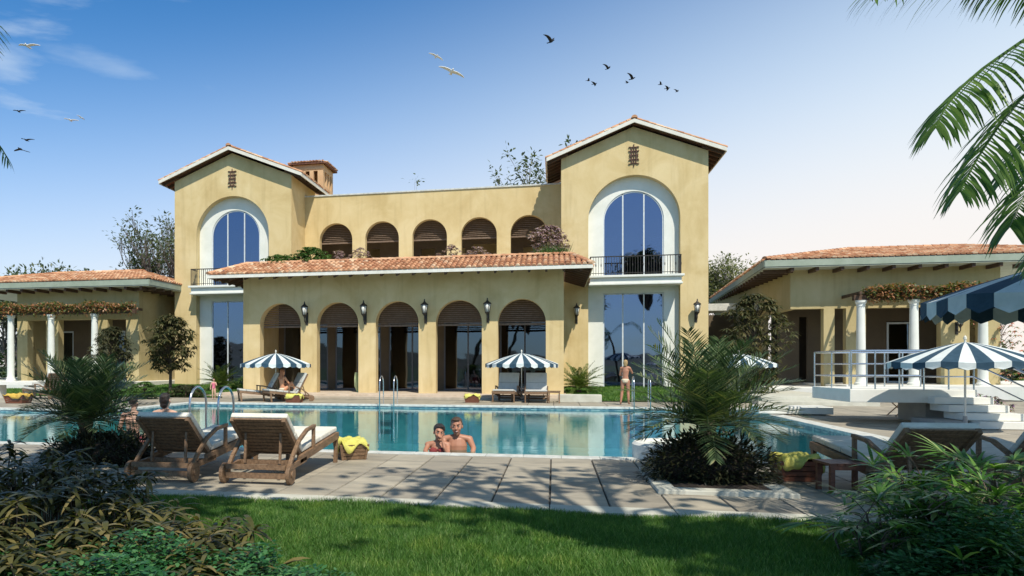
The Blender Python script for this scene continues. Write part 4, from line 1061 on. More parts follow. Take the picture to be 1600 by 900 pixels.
def tree(name,label,loc,cat='tree',H=4,r=.08,depth=4,seed=1,leaf='shrub',nl=14,LL=.16,LW=.045,cl=.25,spread=.55,up=.2,trunks=1,kids=(2,3),hang=.4,bark='bark',group=None,lean=(0,0,1),L0=.3,shrink=.74):
    rnd=random.Random(seed); t=thing(name,label,cat,loc,rnd.uniform(0,6) if trunks==1 else 0,group)
    tb=MB(); lb=MB(); tips=[]
    for k in range(trunks):
        a=2*pi*k/trunks; d=V(lean)+V((cos(a),sin(a),0))*(.25 if trunks>1 else 0)
        branchy(tb,(.06*cos(a)*(trunks>1),.06*sin(a)*(trunks>1),0),d,H*L0,r,depth,rnd,tips,spread,up,.15,kids,0,shrink)
    for q,dd in tips:
        for i in range(nl):
            o=V((rnd.gauss(0,cl),rnd.gauss(0,cl),rnd.gauss(0,cl*.8)))
            ld=(o.normalized()*.8+dd*.4+V((0,0,-hang))+V((rnd.uniform(-.4,.4),)*3)); lb.leaf(q+o*.9,ld,(rnd.uniform(-.6,.6),rnd.uniform(-.6,.6),1),LL*rnd.uniform(.7,1.3),LW*rnd.uniform(.7,1.2),.4,0,2)
    tb.build('trunk',M[bark],t); lb.build('crown',M[leaf],t); return t
def bushtree(name,label,loc,H,rx,mat,n,LL,LW,seed,z0=.25,cat='shrub',trunk=.06,ry=None,flowers=None,shape=1.0,group=None):
    """stems with rosettes of hanging lance leaves spread through an uneven crown"""
    rnd=random.Random(seed); ry=ry or rx; t=thing(name,label,cat,loc,0,group); tb=MB(); lb=MB(); fb=MB()
    tb.tube([(0,0,0),(.03,0,H*.35),(-.03,.02,H*.7),(0,0,H*.92)],[trunk,trunk*.8,trunk*.5,.01],7)
    for i in range(n):
        z=z0+(1-z0)*rnd.random()**.85; zz=(z-z0)/(1-z0); env=(sin(pi*min(.97,max(.06,zz*.86+.12)))**.6)*shape
        a=rnd.uniform(0,2*pi); env*=1+.22*sin(2*a+5*zz+seed)+.14*sin(5*a-9*zz)
        rr=env*rnd.uniform(.35,1.0); c=V((rx*rr*cos(a),ry*rr*sin(a),H*z))
        if i%3==0: tb.tube([(0,0,H*z*.75),(c.x*.5,c.y*.5,H*z*.9),tuple(c)],[trunk*.25,trunk*.18,.004],4,cap=False)
        for k in range(9):
            b=2*pi*k/9+rnd.uniform(-.3,.3); d=V((cos(b)+.5*cos(a),sin(b)+.5*sin(a),rnd.uniform(-.5,.55)))
            (fb if flowers and rnd.random()<.5 else lb).leaf(c,d,(0,0,1),LL*rnd.uniform(.7,1.25),LW*rnd.uniform(.8,1.2),.75,0,3)
    tb.build('trunk',M['bark'],t); lb.build('foliage',M[mat],t)
    if flowers: fb.build('blossom',M[flowers],t)
    return t
def at_ground(u,v,y=None,z=.1): return onZ(u,v,z)
p=onZ(266,614,.05); bushtree('bamboo_shrub','olive-leaved small tree in front of the left tower corner',(p.x,p.y,.03),4.2,1.35,'shrub',430,.34,.075,21,.30,'tree',.09)
p=onZ(175,612,.1); bushtree('bamboo_shrub','dark bushy small tree in front of the left pavilion corner',(p.x,p.y,.05),3.6,1.1,'shrub_dk',460,.28,.06,22,.02,'tree',.07)
p=onZ(1178,620,.1); bushtree('bamboo_shrub','brown-green bamboo-like shrub behind the half-hidden umbrella at the right tower',(p.x,p.y,.0),4.8,1.45,'shrub',360,.36,.075,23,.08,'tree',.08)
for i,(u,v,H,rx,mt,lb_) in enumerate([(225,620,.8,.9,'hedge','low green shrub left of the olive-leaved tree foot'),(290,617,.6,.9,'shrub_dk','low dark shrub at the foot of the olive-leaved tree'),(160,645,1.0,.9,'hedge','bright green feathery shrub behind the left palm by the pool'),(12,604,2.6,1.2,'hedge','green hedge bush behind the first white column at far left'),
        (1582,596,2.6,1.3,'hedge','green bush right of the right pavilion wall'),(1598,600,1.5,1.2,'shrub_dk','dark bush at the far right edge behind the columns'),(380,607,.9,.7,'hedge','small green shrub between the left tower and the arcade')]):
    p=onZ(u,v,.1); bushtree('shrub',lb_,(p.x,p.y,0),H,rx,mt,150,.20,.05,30+i,.02,'shrub',.04)
p=onY(1572,512,37.5); bushtree('flowering_shrub','tall coral-flowering shrub at the right end of the right pavilion',(p.x+.8,39.5,.2),4.9,1.4,'hedge',220,.18,.05,41,.1,'shrub',.05,flowers='red_flower')
# terrace plants on the arcade roof terrace
def terr(u,v,y,H,rx,mat,n,LL,LW,seed,lab,cat='shrub',fl=None,nm='terrace_shrub'):
    p=onY(u,v,y); bushtree(nm,lab,(p.x,y,6.56),H,rx,mat,n,LL,LW,seed,.05,cat,.03,flowers=fl)
terr(485,405,36.2,1.35,1.35,'hedge',330,.20,.075,51,'rounded bright green bush on the terrace left of the first upper arch')
terr(440,408,36.2,1.0,1.2,'hedge',240,.20,.07,52,'low green bush on the terrace beside the left tower')
terr(858,400,37.5,2.3,1.15,'mauve',330,.20,.08,53,'mauve flowering bush on the terrace against the right tower','shrub',None,'flowering_shrub')
for i,(u,h,r_,lb_) in enumerate([(530,1.1,.5,'thin mauve flowers on the terrace below the first upper arch'),(563,1.2,.6,'pale mauve flowers on the terrace pier between the first and second upper arches'),(705,1.2,.7,'mauve flowers on the terrace pier between the third and fourth upper arches'),(745,1.05,.8,'purple flowers on the terrace below the fourth upper arch')]):
    terr(u,402,35.9,h,r_,'mauve',90,.13,.045,60+i,lb_,'flowers',None,'terrace_flowers')
def grasses(name,label,loc,r,h,n,mat,seed,w=.03,cat='ornamental grass'):
    rnd=random.Random(seed); t=thing(name,label,cat,loc); b=MB()
    for i in range(n):
        a=rnd.uniform(0,2*pi); q=r*sqrt(rnd.random()); b.leaf((q*cos(a),q*sin(a),0),(rnd.uniform(-.5,.5),rnd.uniform(-.5,.5),1),(rnd.uniform(-1,1),rnd.uniform(-1,1),.1),h*rnd.uniform(.6,1.2),w,.35,0,3)
    b.build('foliage',M[mat],t)
p=onY(862,400,35.7); grasses('terrace_grass','bright green grass clump in front of the mauve bush on the terrace',(p.x,35.7,6.56),.75,.95,420,'hedge',71)
p=onZ(1560,668); 
for i,(u,v,lab,mt) in enumerate([(1548,662,'purple and orange flower clump beside the platform steps, left one','purple'),(1580,668,'purple and orange flower clump beside the platform steps, right one','purple')]):
    p=onZ(u,v); bushtree('flower_clump',lab,(p.x,p.y+.8,0),.75,.55,'hedge',120,.12,.035,81+i,.02,'flowers',.02,flowers=mt)
# background trees
def bg(label,u,vtop,y,zb,seed,leaf='far_leaf',depth=5,r=.16,nl=9,LL=.34,LW=.16,cl=.28,spread=.62,trunks=3,H=None,kids=(2,3),cat='tree',L0=.30,up=.2,nm='background_tree'):
    top=onY(u,vtop,y); H=H or (top.z-zb); return tree(nm,label,(top.x,y,zb),cat,H,r,depth,seed,leaf,nl,LL,LW,cl,spread,up,trunks,kids,.1,'twig','trees behind the house',L0=L0)
bg('sparse grey-branched tree rising between the left pavilion roof and the left tower',258,350,52,0,101,H=14.0,depth=5,r=.20,trunks=4,spread=.6,nl=5,LL=.28,LW=.14,kids=(3,3))
bg('wiry tree with small leaf tufts behind the parapet against the right tower roof',846,235,58,0,102,H=21,depth=5,r=.20,trunks=3,spread=.46,nl=12,cl=.30,LL=.34,LW=.17,kids=(2,3))
bg('low twiggy treetop showing over the middle of the parapet left of the right tower',785,278,58,0,103,H=18.2,depth=5,r=.18,trunks=3,spread=.5,nl=8,cl=.3,LL=.34,LW=.17,kids=(2,3))
bg('thin treetop just above the parapet between the two wiry trees',818,268,60,0,108,H=18.6,depth=5,r=.14,trunks=3,spread=.35,nl=4,cl=.2,kids=(2,2))
bg('pale twiggy tree with pinkish tips between the right tower and the right pavilion roof',1135,398,66,0,104,'far_leaf2',H=11.2,kids=(3,3),depth=5,r=.15,trunks=4,spread=.6,nl=10,LL=.3,LW=.14)
bg('small bare bush top poking above the right pavilion roof edge',1180,402,70,0,109,'far_leaf2',H=10.3,depth=4,r=.10,trunks=3,spread=.5,nl=3)
for i,(u,vt,H,lab) in enumerate([(20,412,8.6,'rounded tree at far left above the left pavilion roof'),(60,406,9.1,'second tree from the left above the left pavilion roof'),(100,407,8.9,'third tree from the left above the left pavilion roof')]):
    bg(lab,u,vt,60,0,110+i,H=H+1.9,depth=5,r=.2,trunks=4,spread=.75,kids=(3,3),nl=8,LL=.36,LW=.2,cl=.42)
for lab,(x0,x1,y,h,sd) in {'dense dark green treeline behind the left pavilion':(-78,-32,62,5.2,1),'dense dark green treeline behind the right pavilion':(23,70,58,5.0,2)}.items():
    rnd=random.Random(sd); b=MB(); t=thing('treeline',lab,'trees',((x0+x1)/2,y,0)); t['kind']='stuff'
    for i in range(9000):
        x=rnd.uniform(x0,x1)-(x0+x1)/2; hh=h*(.7+.22*sin(x*.7+sd)+.13*sin(x*1.9)); z=hh*rnd.random()**.7; a=rnd.uniform(0,6.3)
        b.leaf((x,rnd.uniform(-1.5,1.5)*(1.1-z/hh*.6),z),(cos(a),sin(a),rnd.uniform(-.5,.5)),(rnd.uniform(-.5,.5),0,1),.55,.3,.3,0,2)
    b.build('foliage',M['far_leaf'],t)
# ---- foreground beds
def cam_xy(xc,zc): return V((zc*-ST+xc*CT, zc*CT+xc*ST, -.05))
rnd=random.Random(5)
def bed_h(xc): 
    pts=[(-4.5,.90),(-3.4,.78),(-2.7,.56),(-2.25,.40),(-1.9,.34),(-1.2,.30),(-.8,.12)]
    for (a,ha),(b_,hb) in zip(pts,pts[1:]):
        if a<=xc<=b_: return ha+(hb-ha)*(xc-a)/(b_-a)
    return .9 if xc<-4.5 else .1
b=MB(); stalk=MB()
for i in range(620):
    zc=rnd.uniform(4.3,7.0); xc=rnd.uniform(-4.8,-.8)
    if xc>-2.45 and zc>6.0-.0+(-1.9-xc)*.5: continue
    if xc>-1.6 and zc>5.75: continue
    g=cam_xy(xc,zc); h=bed_h(xc)*rnd.uniform(.45,1.0)*(1 if zc>5 else .8); top=g+V((rnd.uniform(-.08,.08),rnd.uniform(-.08,.08),h))
    stalk.tube([g,(g+top)/2+V((rnd.uniform(-.04,.04),0,0)),top],[.008,.006,.004],4,cap=False)
    n=rnd.randint(9,14); L=rnd.uniform(.16,.30)
    for k in range(n):
        a=2.4*k+rnd.uniform(-.3,.3); e=rnd.uniform(-.1,.9); q=top+V((0,0,-.14*h*k/n))
        b.leaf(q,(cos(a)*cos(e),sin(a)*cos(e),sin(e)),(rnd.uniform(-.3,.3),rnd.uniform(-.3,.3),1),L*rnd.uniform(.7,1.15),rnd.uniform(.028,.045),1.1,0,4)
t=thing('planting_bed','mass of dark arching lance-leaved plants filling the lower left corner','plants'); t['kind']='stuff'
o=b.build('foliage',M['bed'],t); o2=stalk.build('stem',M['bark'],t)
b=MB()
for i in range(15000):
    zc=rnd.uniform(4.2,5.15); xc=rnd.uniform(-4.0,-.35)
    lim=5.1 if xc<-1.4 else 4.95
    if zc>lim: continue
    g=cam_xy(xc,zc); hh=.30+.06*sin(xc*6)+.05*sin(zc*9+xc*3)
    if xc>-.9: hh*=.5
    q=g+V((0,0,hh*rnd.uniform(.35,1.0))); a=rnd.uniform(0,2*pi)
    b.leaf(q,(cos(a),sin(a),rnd.uniform(-.2,.7)),(rnd.uniform(-.5,.5),rnd.uniform(-.5,.5),1),rnd.uniform(.03,.065),rnd.uniform(.018,.034),.3,0,2)
t=thing('green_ground_cover','low emerald small-leaved ground cover along the bottom left edge','plants'); t['kind']='stuff'; b.build('foliage',M['bed_green'],t)
b=MB()
for i in range(20000):
    zc=rnd.uniform(4.2,5.6); xc=rnd.uniform(3.15,4.8)
    edge=3.3+.25*sin(zc*5)+.1*sin(zc*17)
    if xc<edge: continue
    g=cam_xy(xc,zc); hh=(.42+.10*sin(xc*5)+.07*sin(zc*8))*min(1,.35+(xc-edge)*1.3)
    q=g+V((0,0,hh*rnd.uniform(.25,1.0))); a=rnd.uniform(0,2*pi)
    b.leaf(q,(cos(a),sin(a),rnd.uniform(-.2,.7)),(rnd.uniform(-.5,.5),rnd.uniform(-.5,.5),1),rnd.uniform(.03,.06),rnd.uniform(.016,.03),.3,0,2)
t=thing('green_ground_cover','dense small-leaved ground cover under the fan palms at the lower right','plants'); t['kind']='stuff'; b.build('foliage',M['bed_green'],t)
# lady palms at right
def lady_palm(label,xc,zc,stems,seed,hmax,grp='lady palms at the lower right'):
    rnd=random.Random(seed); g=cam_xy(xc,zc); t=thing('lady_palm',label,'fan palm',g,0,grp); b=MB(); s_=MB()
    for k in range(stems):
        a=rnd.uniform(0,2*pi); rr=rnd.uniform(0,.30); base=V((rr*cos(a),rr*sin(a),0)); h=hmax*rnd.uniform(.45,1)
        top=base+V((rnd.uniform(-.15,.15),rnd.uniform(-.15,.15),h)); s_.tube([base,top],[.012,.008],5,cap=False)
        for j in range(4):
            an=rnd.uniform(0,2*pi); e=rnd.uniform(.1,1.0); pd=V((cos(an)*cos(e),sin(an)*cos(e),sin(e))); q=top-V((0,0,.10*j*h)); hub=q+pd*rnd.uniform(.12,.25)
            s_.tube([q,(q+hub)/2+V((0,0,.02)),hub],[.005,.004,.004],4,cap=False)
            n=rnd.randint(7,10); sd=pd.cross(V((0,0,1))).normalized()
            for i in range(n):
                w=(-1+2*i/(n-1))*1.25; d=pd*cos(w)+sd*sin(w)+V((0,0,-.05))
                b.leaf(hub,d,V((0,0,1))+pd*-.3,rnd.uniform(.22,.34)*(1-.12*abs(w)),rnd.uniform(.022,.034),.6,0,4,.3)
    b.build('foliage',M['rhapis'],t); s_.build('stem',M['bark'],t)
lady_palm('bright glossy fan palm in front at the lower right corner, catching the sun',4.25,5.2,13,201,.62)
lady_palm('fan palm at the right edge behind the bright one',4.75,5.7,12,202,.85)
lady_palm('fan palm with leaves reaching left over the lawn edge',3.75,5.5,9,203,.42)
lady_palm('lowest fan palm in the bottom right corner',4.1,4.6,8,204,.30)
lady_palm('dark fan palm in front of the half hidden lounger',4.5,6.3,10,205,.62)
# coconut palm leaning over the right side, trunk outside the view
def coconut(label,base,crown,fr,seed,ll=.9,lw=.05,n=46):
    rnd=random.Random(seed); t=thing('coconut_palm',label,'palm tree',(0,0,0)); b=MB(); 
    base=V(base); crown=V(crown); tb=MB(); k=12
    tb.tube([base.lerp(crown,i/k)+V((.15*sin(pi*i/k),0,0)) for i in range(k+1)],[.17-.06*i/k+.008*(i%2) for i in range(k+1)],12); tb.build('trunk',M['palm_bark'],t)
    for pts in fr:
        fb=MB(); frond(fb,[crown]+pts,n,ll,lw,1.0,-.15,0,.022,0,sweep=.45,seg=4,rnd=rnd,start=.08); fb.build('frond',M['coco'],t)
cr=atD(1790,60,6.6)
D_=lambda u,v,z: atD(u,v,z)
fr=[[D_(1680,25,6.3),D_(1560,90,5.9),D_(1490,150,5.7),D_(1462,200,5.6)],
    [D_(1700,90,6.1),D_(1600,150,5.7),D_(1535,235,5.5),D_(1500,300,5.4)],
    [D_(1740,150,6.2),D_(1665,215,5.8),D_(1605,300,5.5),D_(1578,355,5.4)],[D_(1770,110,6.6),D_(1690,140,6.5),D_(1610,215,6.3),D_(1570,280,6.2)],[D_(1790,200,6.0),D_(1730,290,5.8),D_(1660,350,5.7),D_(1625,400,5.6)],
    [D_(1700,-50,6.3),D_(1570,-62,5.8),D_(1450,-45,5.5),D_(1352,-12,5.3)],
    [D_(1740,-10,6.8),D_(1660,-48,7.0),D_(1580,-45,7.2),D_(1520,-20,7.3)],
    [D_(1850,-80,6.0),D_(1900,0,5.0),D_(1930,120,4.6)],[D_(1850,-60,7.4),D_(1930,20,8.2),D_(1960,160,8.6)],[D_(1800,-110,5.6),D_(1780,-160,4.6),D_(1760,-130,3.9)]]
coconut('coconut palm whose green fronds hang into the upper right of the view',(cr.x+.9,cr.y+.2,-.05),cr,fr,301,.62,.026,66)
cl=atD(-170,120,7.0)
fr=[[D_(-110,120,7.0),D_(-45,165,7.0),D_(14,250,7.0)],[D_(-100,60,6.9),D_(-50,32,6.8),D_(-2,38,6.7)],[D_(-240,60,7),D_(-300,140,7),D_(-330,260,7)],[D_(-200,40,6),D_(-220,60,5),D_(-230,160,4.4)],[D_(-180,50,8),D_(-150,60,9),D_(-140,160,9.8)],[D_(-130,190,7),D_(-95,260,7),D_(-80,340,7)]]
coconut('coconut palm at the left edge, only drooping leaf tips in view',(cl.x-.3,cl.y,-.05),cl,fr,302,.46,.028,34)
# shade trees standing behind the viewer
def shade(label,c,rad,n,seed,h=None,ls=.5,foot=(0,0)):
    rnd=random.Random(seed); t=thing('shade_tree',label,'tree',(c[0],c[1],-.05)); tb=MB(); lb=MB()
    F=V((foot[0]-c[0],foot[1]-c[1],0)); tb.tube([F,F*.8+V((0,0,c[2]*.45)),F*.2+V((0,0,c[2]*.8)),(0,0,c[2])],[.25,.2,.14,.07],8)
    cl=[]
    for k in range(26):
        a=rnd.uniform(0,2*pi); q=rad*sqrt(rnd.random()); cz=c[2]+rnd.uniform(-.9,1.0); cl.append(V((q*cos(a),q*sin(a),cz))); tb.tube([(0,0,c[2]*.6),(cl[-1].x*.5,cl[-1].y*.5,c[2]*.85),tuple(cl[-1])],[.08,.05,.02],5,cap=False)
    for i in range(n):
        q=rnd.choice(cl)+V((rnd.gauss(0,.42),rnd.gauss(0,.42),rnd.gauss(0,.35))); a=rnd.uniform(0,2*pi); lb.leaf(q,(cos(a),sin(a),rnd.uniform(-.5,.5)),(rnd.uniform(-.5,.5),rnd.uniform(-.5,.5),1),rnd.uniform(.5,1)*ls,ls*.45,.4,0,2)
    tb.build('trunk',M['bark'],t); lb.build('crown',M['canopy_leaf'],t)
SUN=V((.5,-1,1.55))
def shade_over(label,x,y,h,rad,n,seed,ls=.5,foot=(0,0)):
    k=h/SUN.z; shade(label,(x+SUN.x*k,y+SUN.y*k,h),rad,n,seed,ls=ls,foot=foot)
shade_over('tall shade tree behind the viewer to the right',5.9,9.6,12.5,2.5,6200,401,foot=(15.5,-1))
shade_over('second shade tree behind the viewer, farther right',2.0,6.0,9.0,.8,380,402,foot=(5.0,.3))
shade_over('third shade tree behind the viewer at far right',10.5,12.5,9.5,2.6,2600,405,foot=(16,3))
shade_over('thin shade tree overhead behind the viewer',-.6,8.7,10.5,1.9,300,406,ls=.40,foot=(5.2,.4))
shade_over('shade tree behind the viewer to the left',-5.3,6.6,8.0,1.8,850,403,foot=(-5,-2))
shade_over('small shade tree behind the viewer at left',-6.8,10.0,8.5,1.7,600,404,foot=(-9,-1))

# ------------------------------------------------------------------ PEOPLE
def blob(name, chains, voxel, mat, parent, smooth=2, cut=None):
    """one continuous surface grown from tapering chains of overlapping ellipsoids"""
    mb=MB()
    for ch in chains:
        for (p,a),(q,b_) in zip(ch,ch[1:]):
            p,q=V(p),V(q); a=V(a if hasattr(a,'__len__') else (a,a,a)); b2=V(b_ if hasattr(b_,'__len__') else (b_,b_,b_))
            n=max(1,int((q-p).length/(min(min(a),min(b2))*.38)))
            for i in range(n+1):
                t=i/n; c=p.lerp(q,t); r=a.lerp(b2,t); mb.ell(c,r,12,8)
        if len(ch)==1: p,a=ch[0]; mb.ell(p,a if hasattr(a,'__len__') else (a,a,a),14,10)
    o=mb.build(name,mat,None)
    m=o.modifiers.new('r','REMESH'); m.mode='VOXEL'; m.voxel_size=voxel; m.use_smooth_shade=True
    s=o.modifiers.new('s','SMOOTH'); s.factor=.6; s.iterations=smooth
    dg=bpy.context.evaluated_depsgraph_get(); me=bpy.data.meshes.new_from_object(o.evaluated_get(dg)); me.name=name
    old=o.data; o.modifiers.clear(); o.data=me; bpy.data.meshes.remove(old)
    me.shade_smooth()
    if not me.materials: me.materials.append(mat)
    if parent is not None: o.parent=parent
    return o
def rotz(a): return Matrix.Rotation(a,3,'Z')
def head_chains(c, turn=0, tilt=0, s=1):
    """face looks towards -y before turning"""
    c=V(c); Rm=rotz(turn)@Matrix.Rotation(tilt,3,'Y'); f=lambda x,y,z: c+Rm@V((x,y,z))*s
    return [[(f(0,.015,.035),(.074*s,.092*s,.088*s))],[(f(0,-.02,-.02),(.062*s,.070*s,.07*s)),(f(0,-.045,-.085),(.030*s,.030*s,.026*s))],
            [(f(0,-.085,.015),(.010*s,.012*s,.012*s)),(f(0,-.108,-.018),(.015*s,.014*s,.011*s))],
            [(f(.077,.01,.0),(.010*s,.018*s,.028*s))],[(f(-.077,.01,.0),(.010*s,.018*s,.028*s))],
            [(f(.04,-.055,-.02),(.022*s,.022*s,.022*s))],[(f(-.04,-.055,-.02),(.022*s,.022*s,.022*s))],
            [(f(.03,-.082,.040),(.022*s,.010*s,.006*s))],[(f(-.03,-.082,.040),(.022*s,.010*s,.006*s))]], f
def face(f, parent, s, smile=True):
    for sg in (-1,1):
        b=MB(); b.ell(f(sg*.031,-.079,.014),(.010*s,.005*s,.0042*s),10,6); e=b.build('eye',M['eye'],parent,smooth=True)
        b=MB(); b.ell(f(sg*.031,-.0825,.014),(.0058*s,.004*s,.0048*s),8,5); b.build('iris',M['dark'],e,smooth=True)
        b=MB(); b.tube([f(sg*.012,-.089,.036),f(sg*.032,-.093,.042),f(sg*.052,-.078,.036)],.004*s,5); b.build('eyebrow',M['hair_black'],parent)
    b=MB(); b.tube([f(-.028,-.080,-.046),f(0,-.094,-.055),f(.028,-.080,-.046)],[.004*s,.009*s,.004*s],8); mo=b.build('mouth',M['lip'],parent,smooth=True)
    if smile: b=MB(); b.tube([f(-.020,-.089,-.046),f(0,-.100,-.051),f(.020,-.089,-.046)],[.0015*s,.0042*s,.0015*s],6); b.build('teeth',M['teeth'],mo)
def hand(c, d, palm, s=1, curl=.5, thumb=1):
    """chains for one hand: c wrist, d pointing direction, palm normal"""
    c=V(c); d=V(d).normalized(); pn=V(palm).normalized(); sd=d.cross(pn).normalized(); ch=[]
    ch.append([(c,.025*s),(c+d*.075*s,(.034*s,.034*s,.024*s))])
    for i,(o,L) in enumerate([(-.030,.062),(-.010,.075),(.010,.070),(.028,.054)]):
        a=c+d*.07*s+sd*o*s; p=a; dd=d.copy(); pts=[(p,.0095*s)]
        for k in range(3):
            dd=(dd+pn*curl*.5).normalized(); p=p+dd*L/3*1.1*s; pts.append((p,(.009-.001*k)*s))
        ch.append(pts)
    a=c+d*.02*s+sd*-.028*thumb*s; p1=a+(d*.5+sd*-.8*thumb)*.035*s; p2=p1+(d*.9+sd*-.3*thumb+pn*.3)*.032*s; ch.append([(a,.014*s),(p1,.011*s),(p2,.009*s)])
    return ch
# --- couple in the water: woman leaning on the man, faces to the viewer
def swimmer(label,u,v,zc,turn,headtilt,man,s):
    w=atD(u,v,zc); t=thing('person',label,'person',(w.x,w.y,WZ-.085),atan2(w.x,w.y)*-1*.9,'swimming couple at the near pool edge',s)
    sh=.205 if man else .165; H=.30 if man else .245; ny=.02
    ch=[[((0,.03,-.55),(.15,.10,.1)),((0,.03,-.25),(.14 if man else .12,.10,.1)),((0,.03,H-.17),(.17 if man else .135,.105,.09)),((0,.03,H-.07),(.14 if man else .11,.075,.05))],
        [((-sh,.04,H-.06),(.055,.055,.055)),((0,.03,H-.015),(.06,.055,.045)),((sh,.04,H-.06),(.055,.055,.055))],
        [((0,.03,H-.02),(.058 if man else .046,)*3),((0.0,ny,H+.04),(.052 if man else .042,)*3)]]
    hs=1.22 if man else 1.12
    hc=(headtilt*.02,-.005,H+.135)
    hch,f=head_chains(hc,turn,headtilt*.16,hs); ch+=hch; ch+=[[(f(.045,-.035,.0),(.022*hs,.03*hs,.035*hs))],[(f(-.045,-.035,.0),(.022*hs,.03*hs,.035*hs))]]
    if man:   # arms resting forward at the waterline
        ch.append([((-sh,.04,H-.07),.055),((-sh-.04,-.08,H-.19),.043),((-sh+.02,-.26,.03),.038),((-.05,-.34,.035),.028)])
        ch.append([((sh,.04,H-.07),.055),((sh+.06,-.10,H-.19),.043),((sh+.04,-.24,.03),.038),((.06,-.36,.04),.028)])
        ch+=hand((-.05,-.34,.035),(1,-.3,0),(0,0,-1),1,.25)+hand((.06,-.36,.04),(-1,-.15,.05),(0,0,-1),1,.25,-1)
    else:     # one forearm along the water, the other raised, hand by the chin towards the man
        ch.append([((-sh,.04,H-.07),.046),((-sh-.04,-.10,H-.15),.038),((-sh+.03,-.22,.03),.033),((.0,-.26,.04),.024)])
        ch.append([((sh,.04,H-.07),.046),((sh+.0,-.14,.05),.038),((sh-.055,-.17,H-.08),.030),((sh-.085,-.14,H+.03),.023)])
        ch+=hand((0,-.26,.04),(1,-.1,0),(0,0,-1),.88,.25)+hand((sh-.085,-.14,H+.03),(-.45,-.1,.9),(-.6,.5,.1),.88,.55,-1)
    body=blob('body',ch,.0085,M['skin_tan'],t)
    face(f,t,hs)
    if man: hr=[[(f(0,.035,.065),(.080*hs,.088*hs,.072*hs))],[(f(0,-.055,.098),(.055*hs,.03*hs,.018*hs))],[(f(.07,.03,.03),(.014*hs,.04*hs,.03*hs))],[(f(-.07,.03,.03),(.014*hs,.04*hs,.03*hs))]]
    else: hr=[[(f(0,.034,.066),(.090*hs,.098*hs,.084*hs))],[(f(0,-.045,.10),(.055*hs,.035*hs,.016*hs))],[(f(.068,.02,.02),(.014,.045,.05))],[(f(-.068,.02,.02),(.014,.045,.05))],[(f(0,.13,.03),(.04,.04,.045))]]
    blob('hair',hr,.009,M['hair_brown' if man else 'hair_black'],t)
    if not man: blob('bikini_or_chest_shadow',[[((-.075,-.055,H-.15),(.07,.055,.06))],[((.075,-.055,H-.15),(.07,.055,.06))],[((-.08,.0,H-.13),(.075,.09,.015)),((.08,.0,H-.13),(.075,.09,.015))]],.009,M['red_cloth'],t)  # added dark red top stands in for shadow across her chest
    return t
wm=swimmer('tanned woman with dark tied-back hair in the pool, hand raised to her chin',684,697,13.3,.15,1,False,1.14)
mn=swimmer('tanned man with short brown hair in the pool, smiling beside the dark-haired woman',714,697,13.65,-.05,-.3,True,1.20)

def figure(label,loc,rz,pose,skin,hair,hairtype='short',cloth=(),s=1,group=None,voxel=.014):
    """pose: dict of joints in local space, facing -y; chains pelvis..head, arms, legs"""
    t=thing('person',label,'person',loc,rz,group,s); J=pose; g=J.get('g',1)
    ch=[[(J['pelvis'],(.135*g,.10*g,.10)),(J['waist'],(.105*g,.08*g,.09)),(J['chest'],(.13*g,.095*g,.10)),(J['neck'],(.07,.06,.05))]]
    shl,shr=J['sh']; ch.append([(shl,.05),(V(J['neck'])+V((0,0,-.01)),(.06,.05,.045)),(shr,.05)])
    ch.append([(J['neck'],.048),(V(J['head'])+V((0,.01,-.07)),.045)])
    for arm in J['arms']: 
        ch.append([(arm[0],.048),(arm[1],.038),(arm[2],.026)]); d=(V(arm[2])-V(arm[1])).normalized(); ch+=hand(arm[2],d,(0,-.3,-.6),.95,.4)
    for leg in J['legs']:
        ch.append([(leg[0],.088*g),(leg[1],.056),(V(leg[1]).lerp(V(leg[2]),.3),.056),(leg[2],.036)])
        if len(leg)>3: ch.append([(leg[2],.036),(leg[3],(.035,.045,.022))])
    hch,f=head_chains(J['head'],J.get('turn',0)); ch+=hch
    blob('body',ch,voxel,M[skin],t); face(f,t,1,False)
    hr=[[(f(0,.035,.06),(.084,.094,.082))],[(f(0,-.05,.10),(.055,.03,.016))]]
    if hairtype=='long': hr+=[[(f(0,.06,.02),(.085,.06,.07)),(f(0,.085,-.12),(.085,.045,.08)),(f(0,.10,-.30),(.07,.035,.07))]]
    if hairtype=='tied': hr+=[[(f(0,.12,.06),(.045,.05,.045))],[(f(0,.05,-.03),(.07,.05,.05))]]
    if hairtype=='full': hr+=[[(f(0,.05,.01),(.088,.075,.085))],[(f(0,.06,-.07),(.07,.055,.05))]]
    blob('hair',hr,.014,M[hair],t)
    for nm,mt,cc in cloth: blob(nm,cc,.014,M[mt],t,1)
    return t
# standing bather seen from behind, at the far edge
p=onZ(977,633)
st={'pelvis':(0,0,.92),'waist':(.0,0,1.08),'chest':(-.01,0,1.27),'neck':(-.01,.01,1.43),'head':(-.01,-.01,1.56),
 'sh':((-.165,0,1.37),(.15,0,1.38)),'arms':[((-.165,0,1.37),(-.24,-.12,1.20),(-.12,-.26,1.38)),((.15,0,1.38),(.20,-.08,1.13),(.06,-.25,1.10))],
 'legs':[((-.085,0,.88),(-.10,-.03,.48),(-.12,.0,.08),(-.13,-.12,.035)),((.085,0,.88),(.12,-.02,.48),(.16,.06,.08),(.17,-.05,.035))]}
figure('blond bather in pale bikini bottoms standing at the far pool edge before the tall window',(p.x,p.y,.012),pi-.2,st,'skin_tan','hair_blond','full',
  [('bikini_bottom','bikini',[[((0,.01,.93),(.148,.118,.075)),((0,.03,.87),(.12,.10,.06))]]),('bikini_or_chest_shadow','bikini',[[((-.06,-.085,1.27),(.055,.035,.04)),((.06,-.085,1.27),(.055,.035,.04))]])],s=1.02)
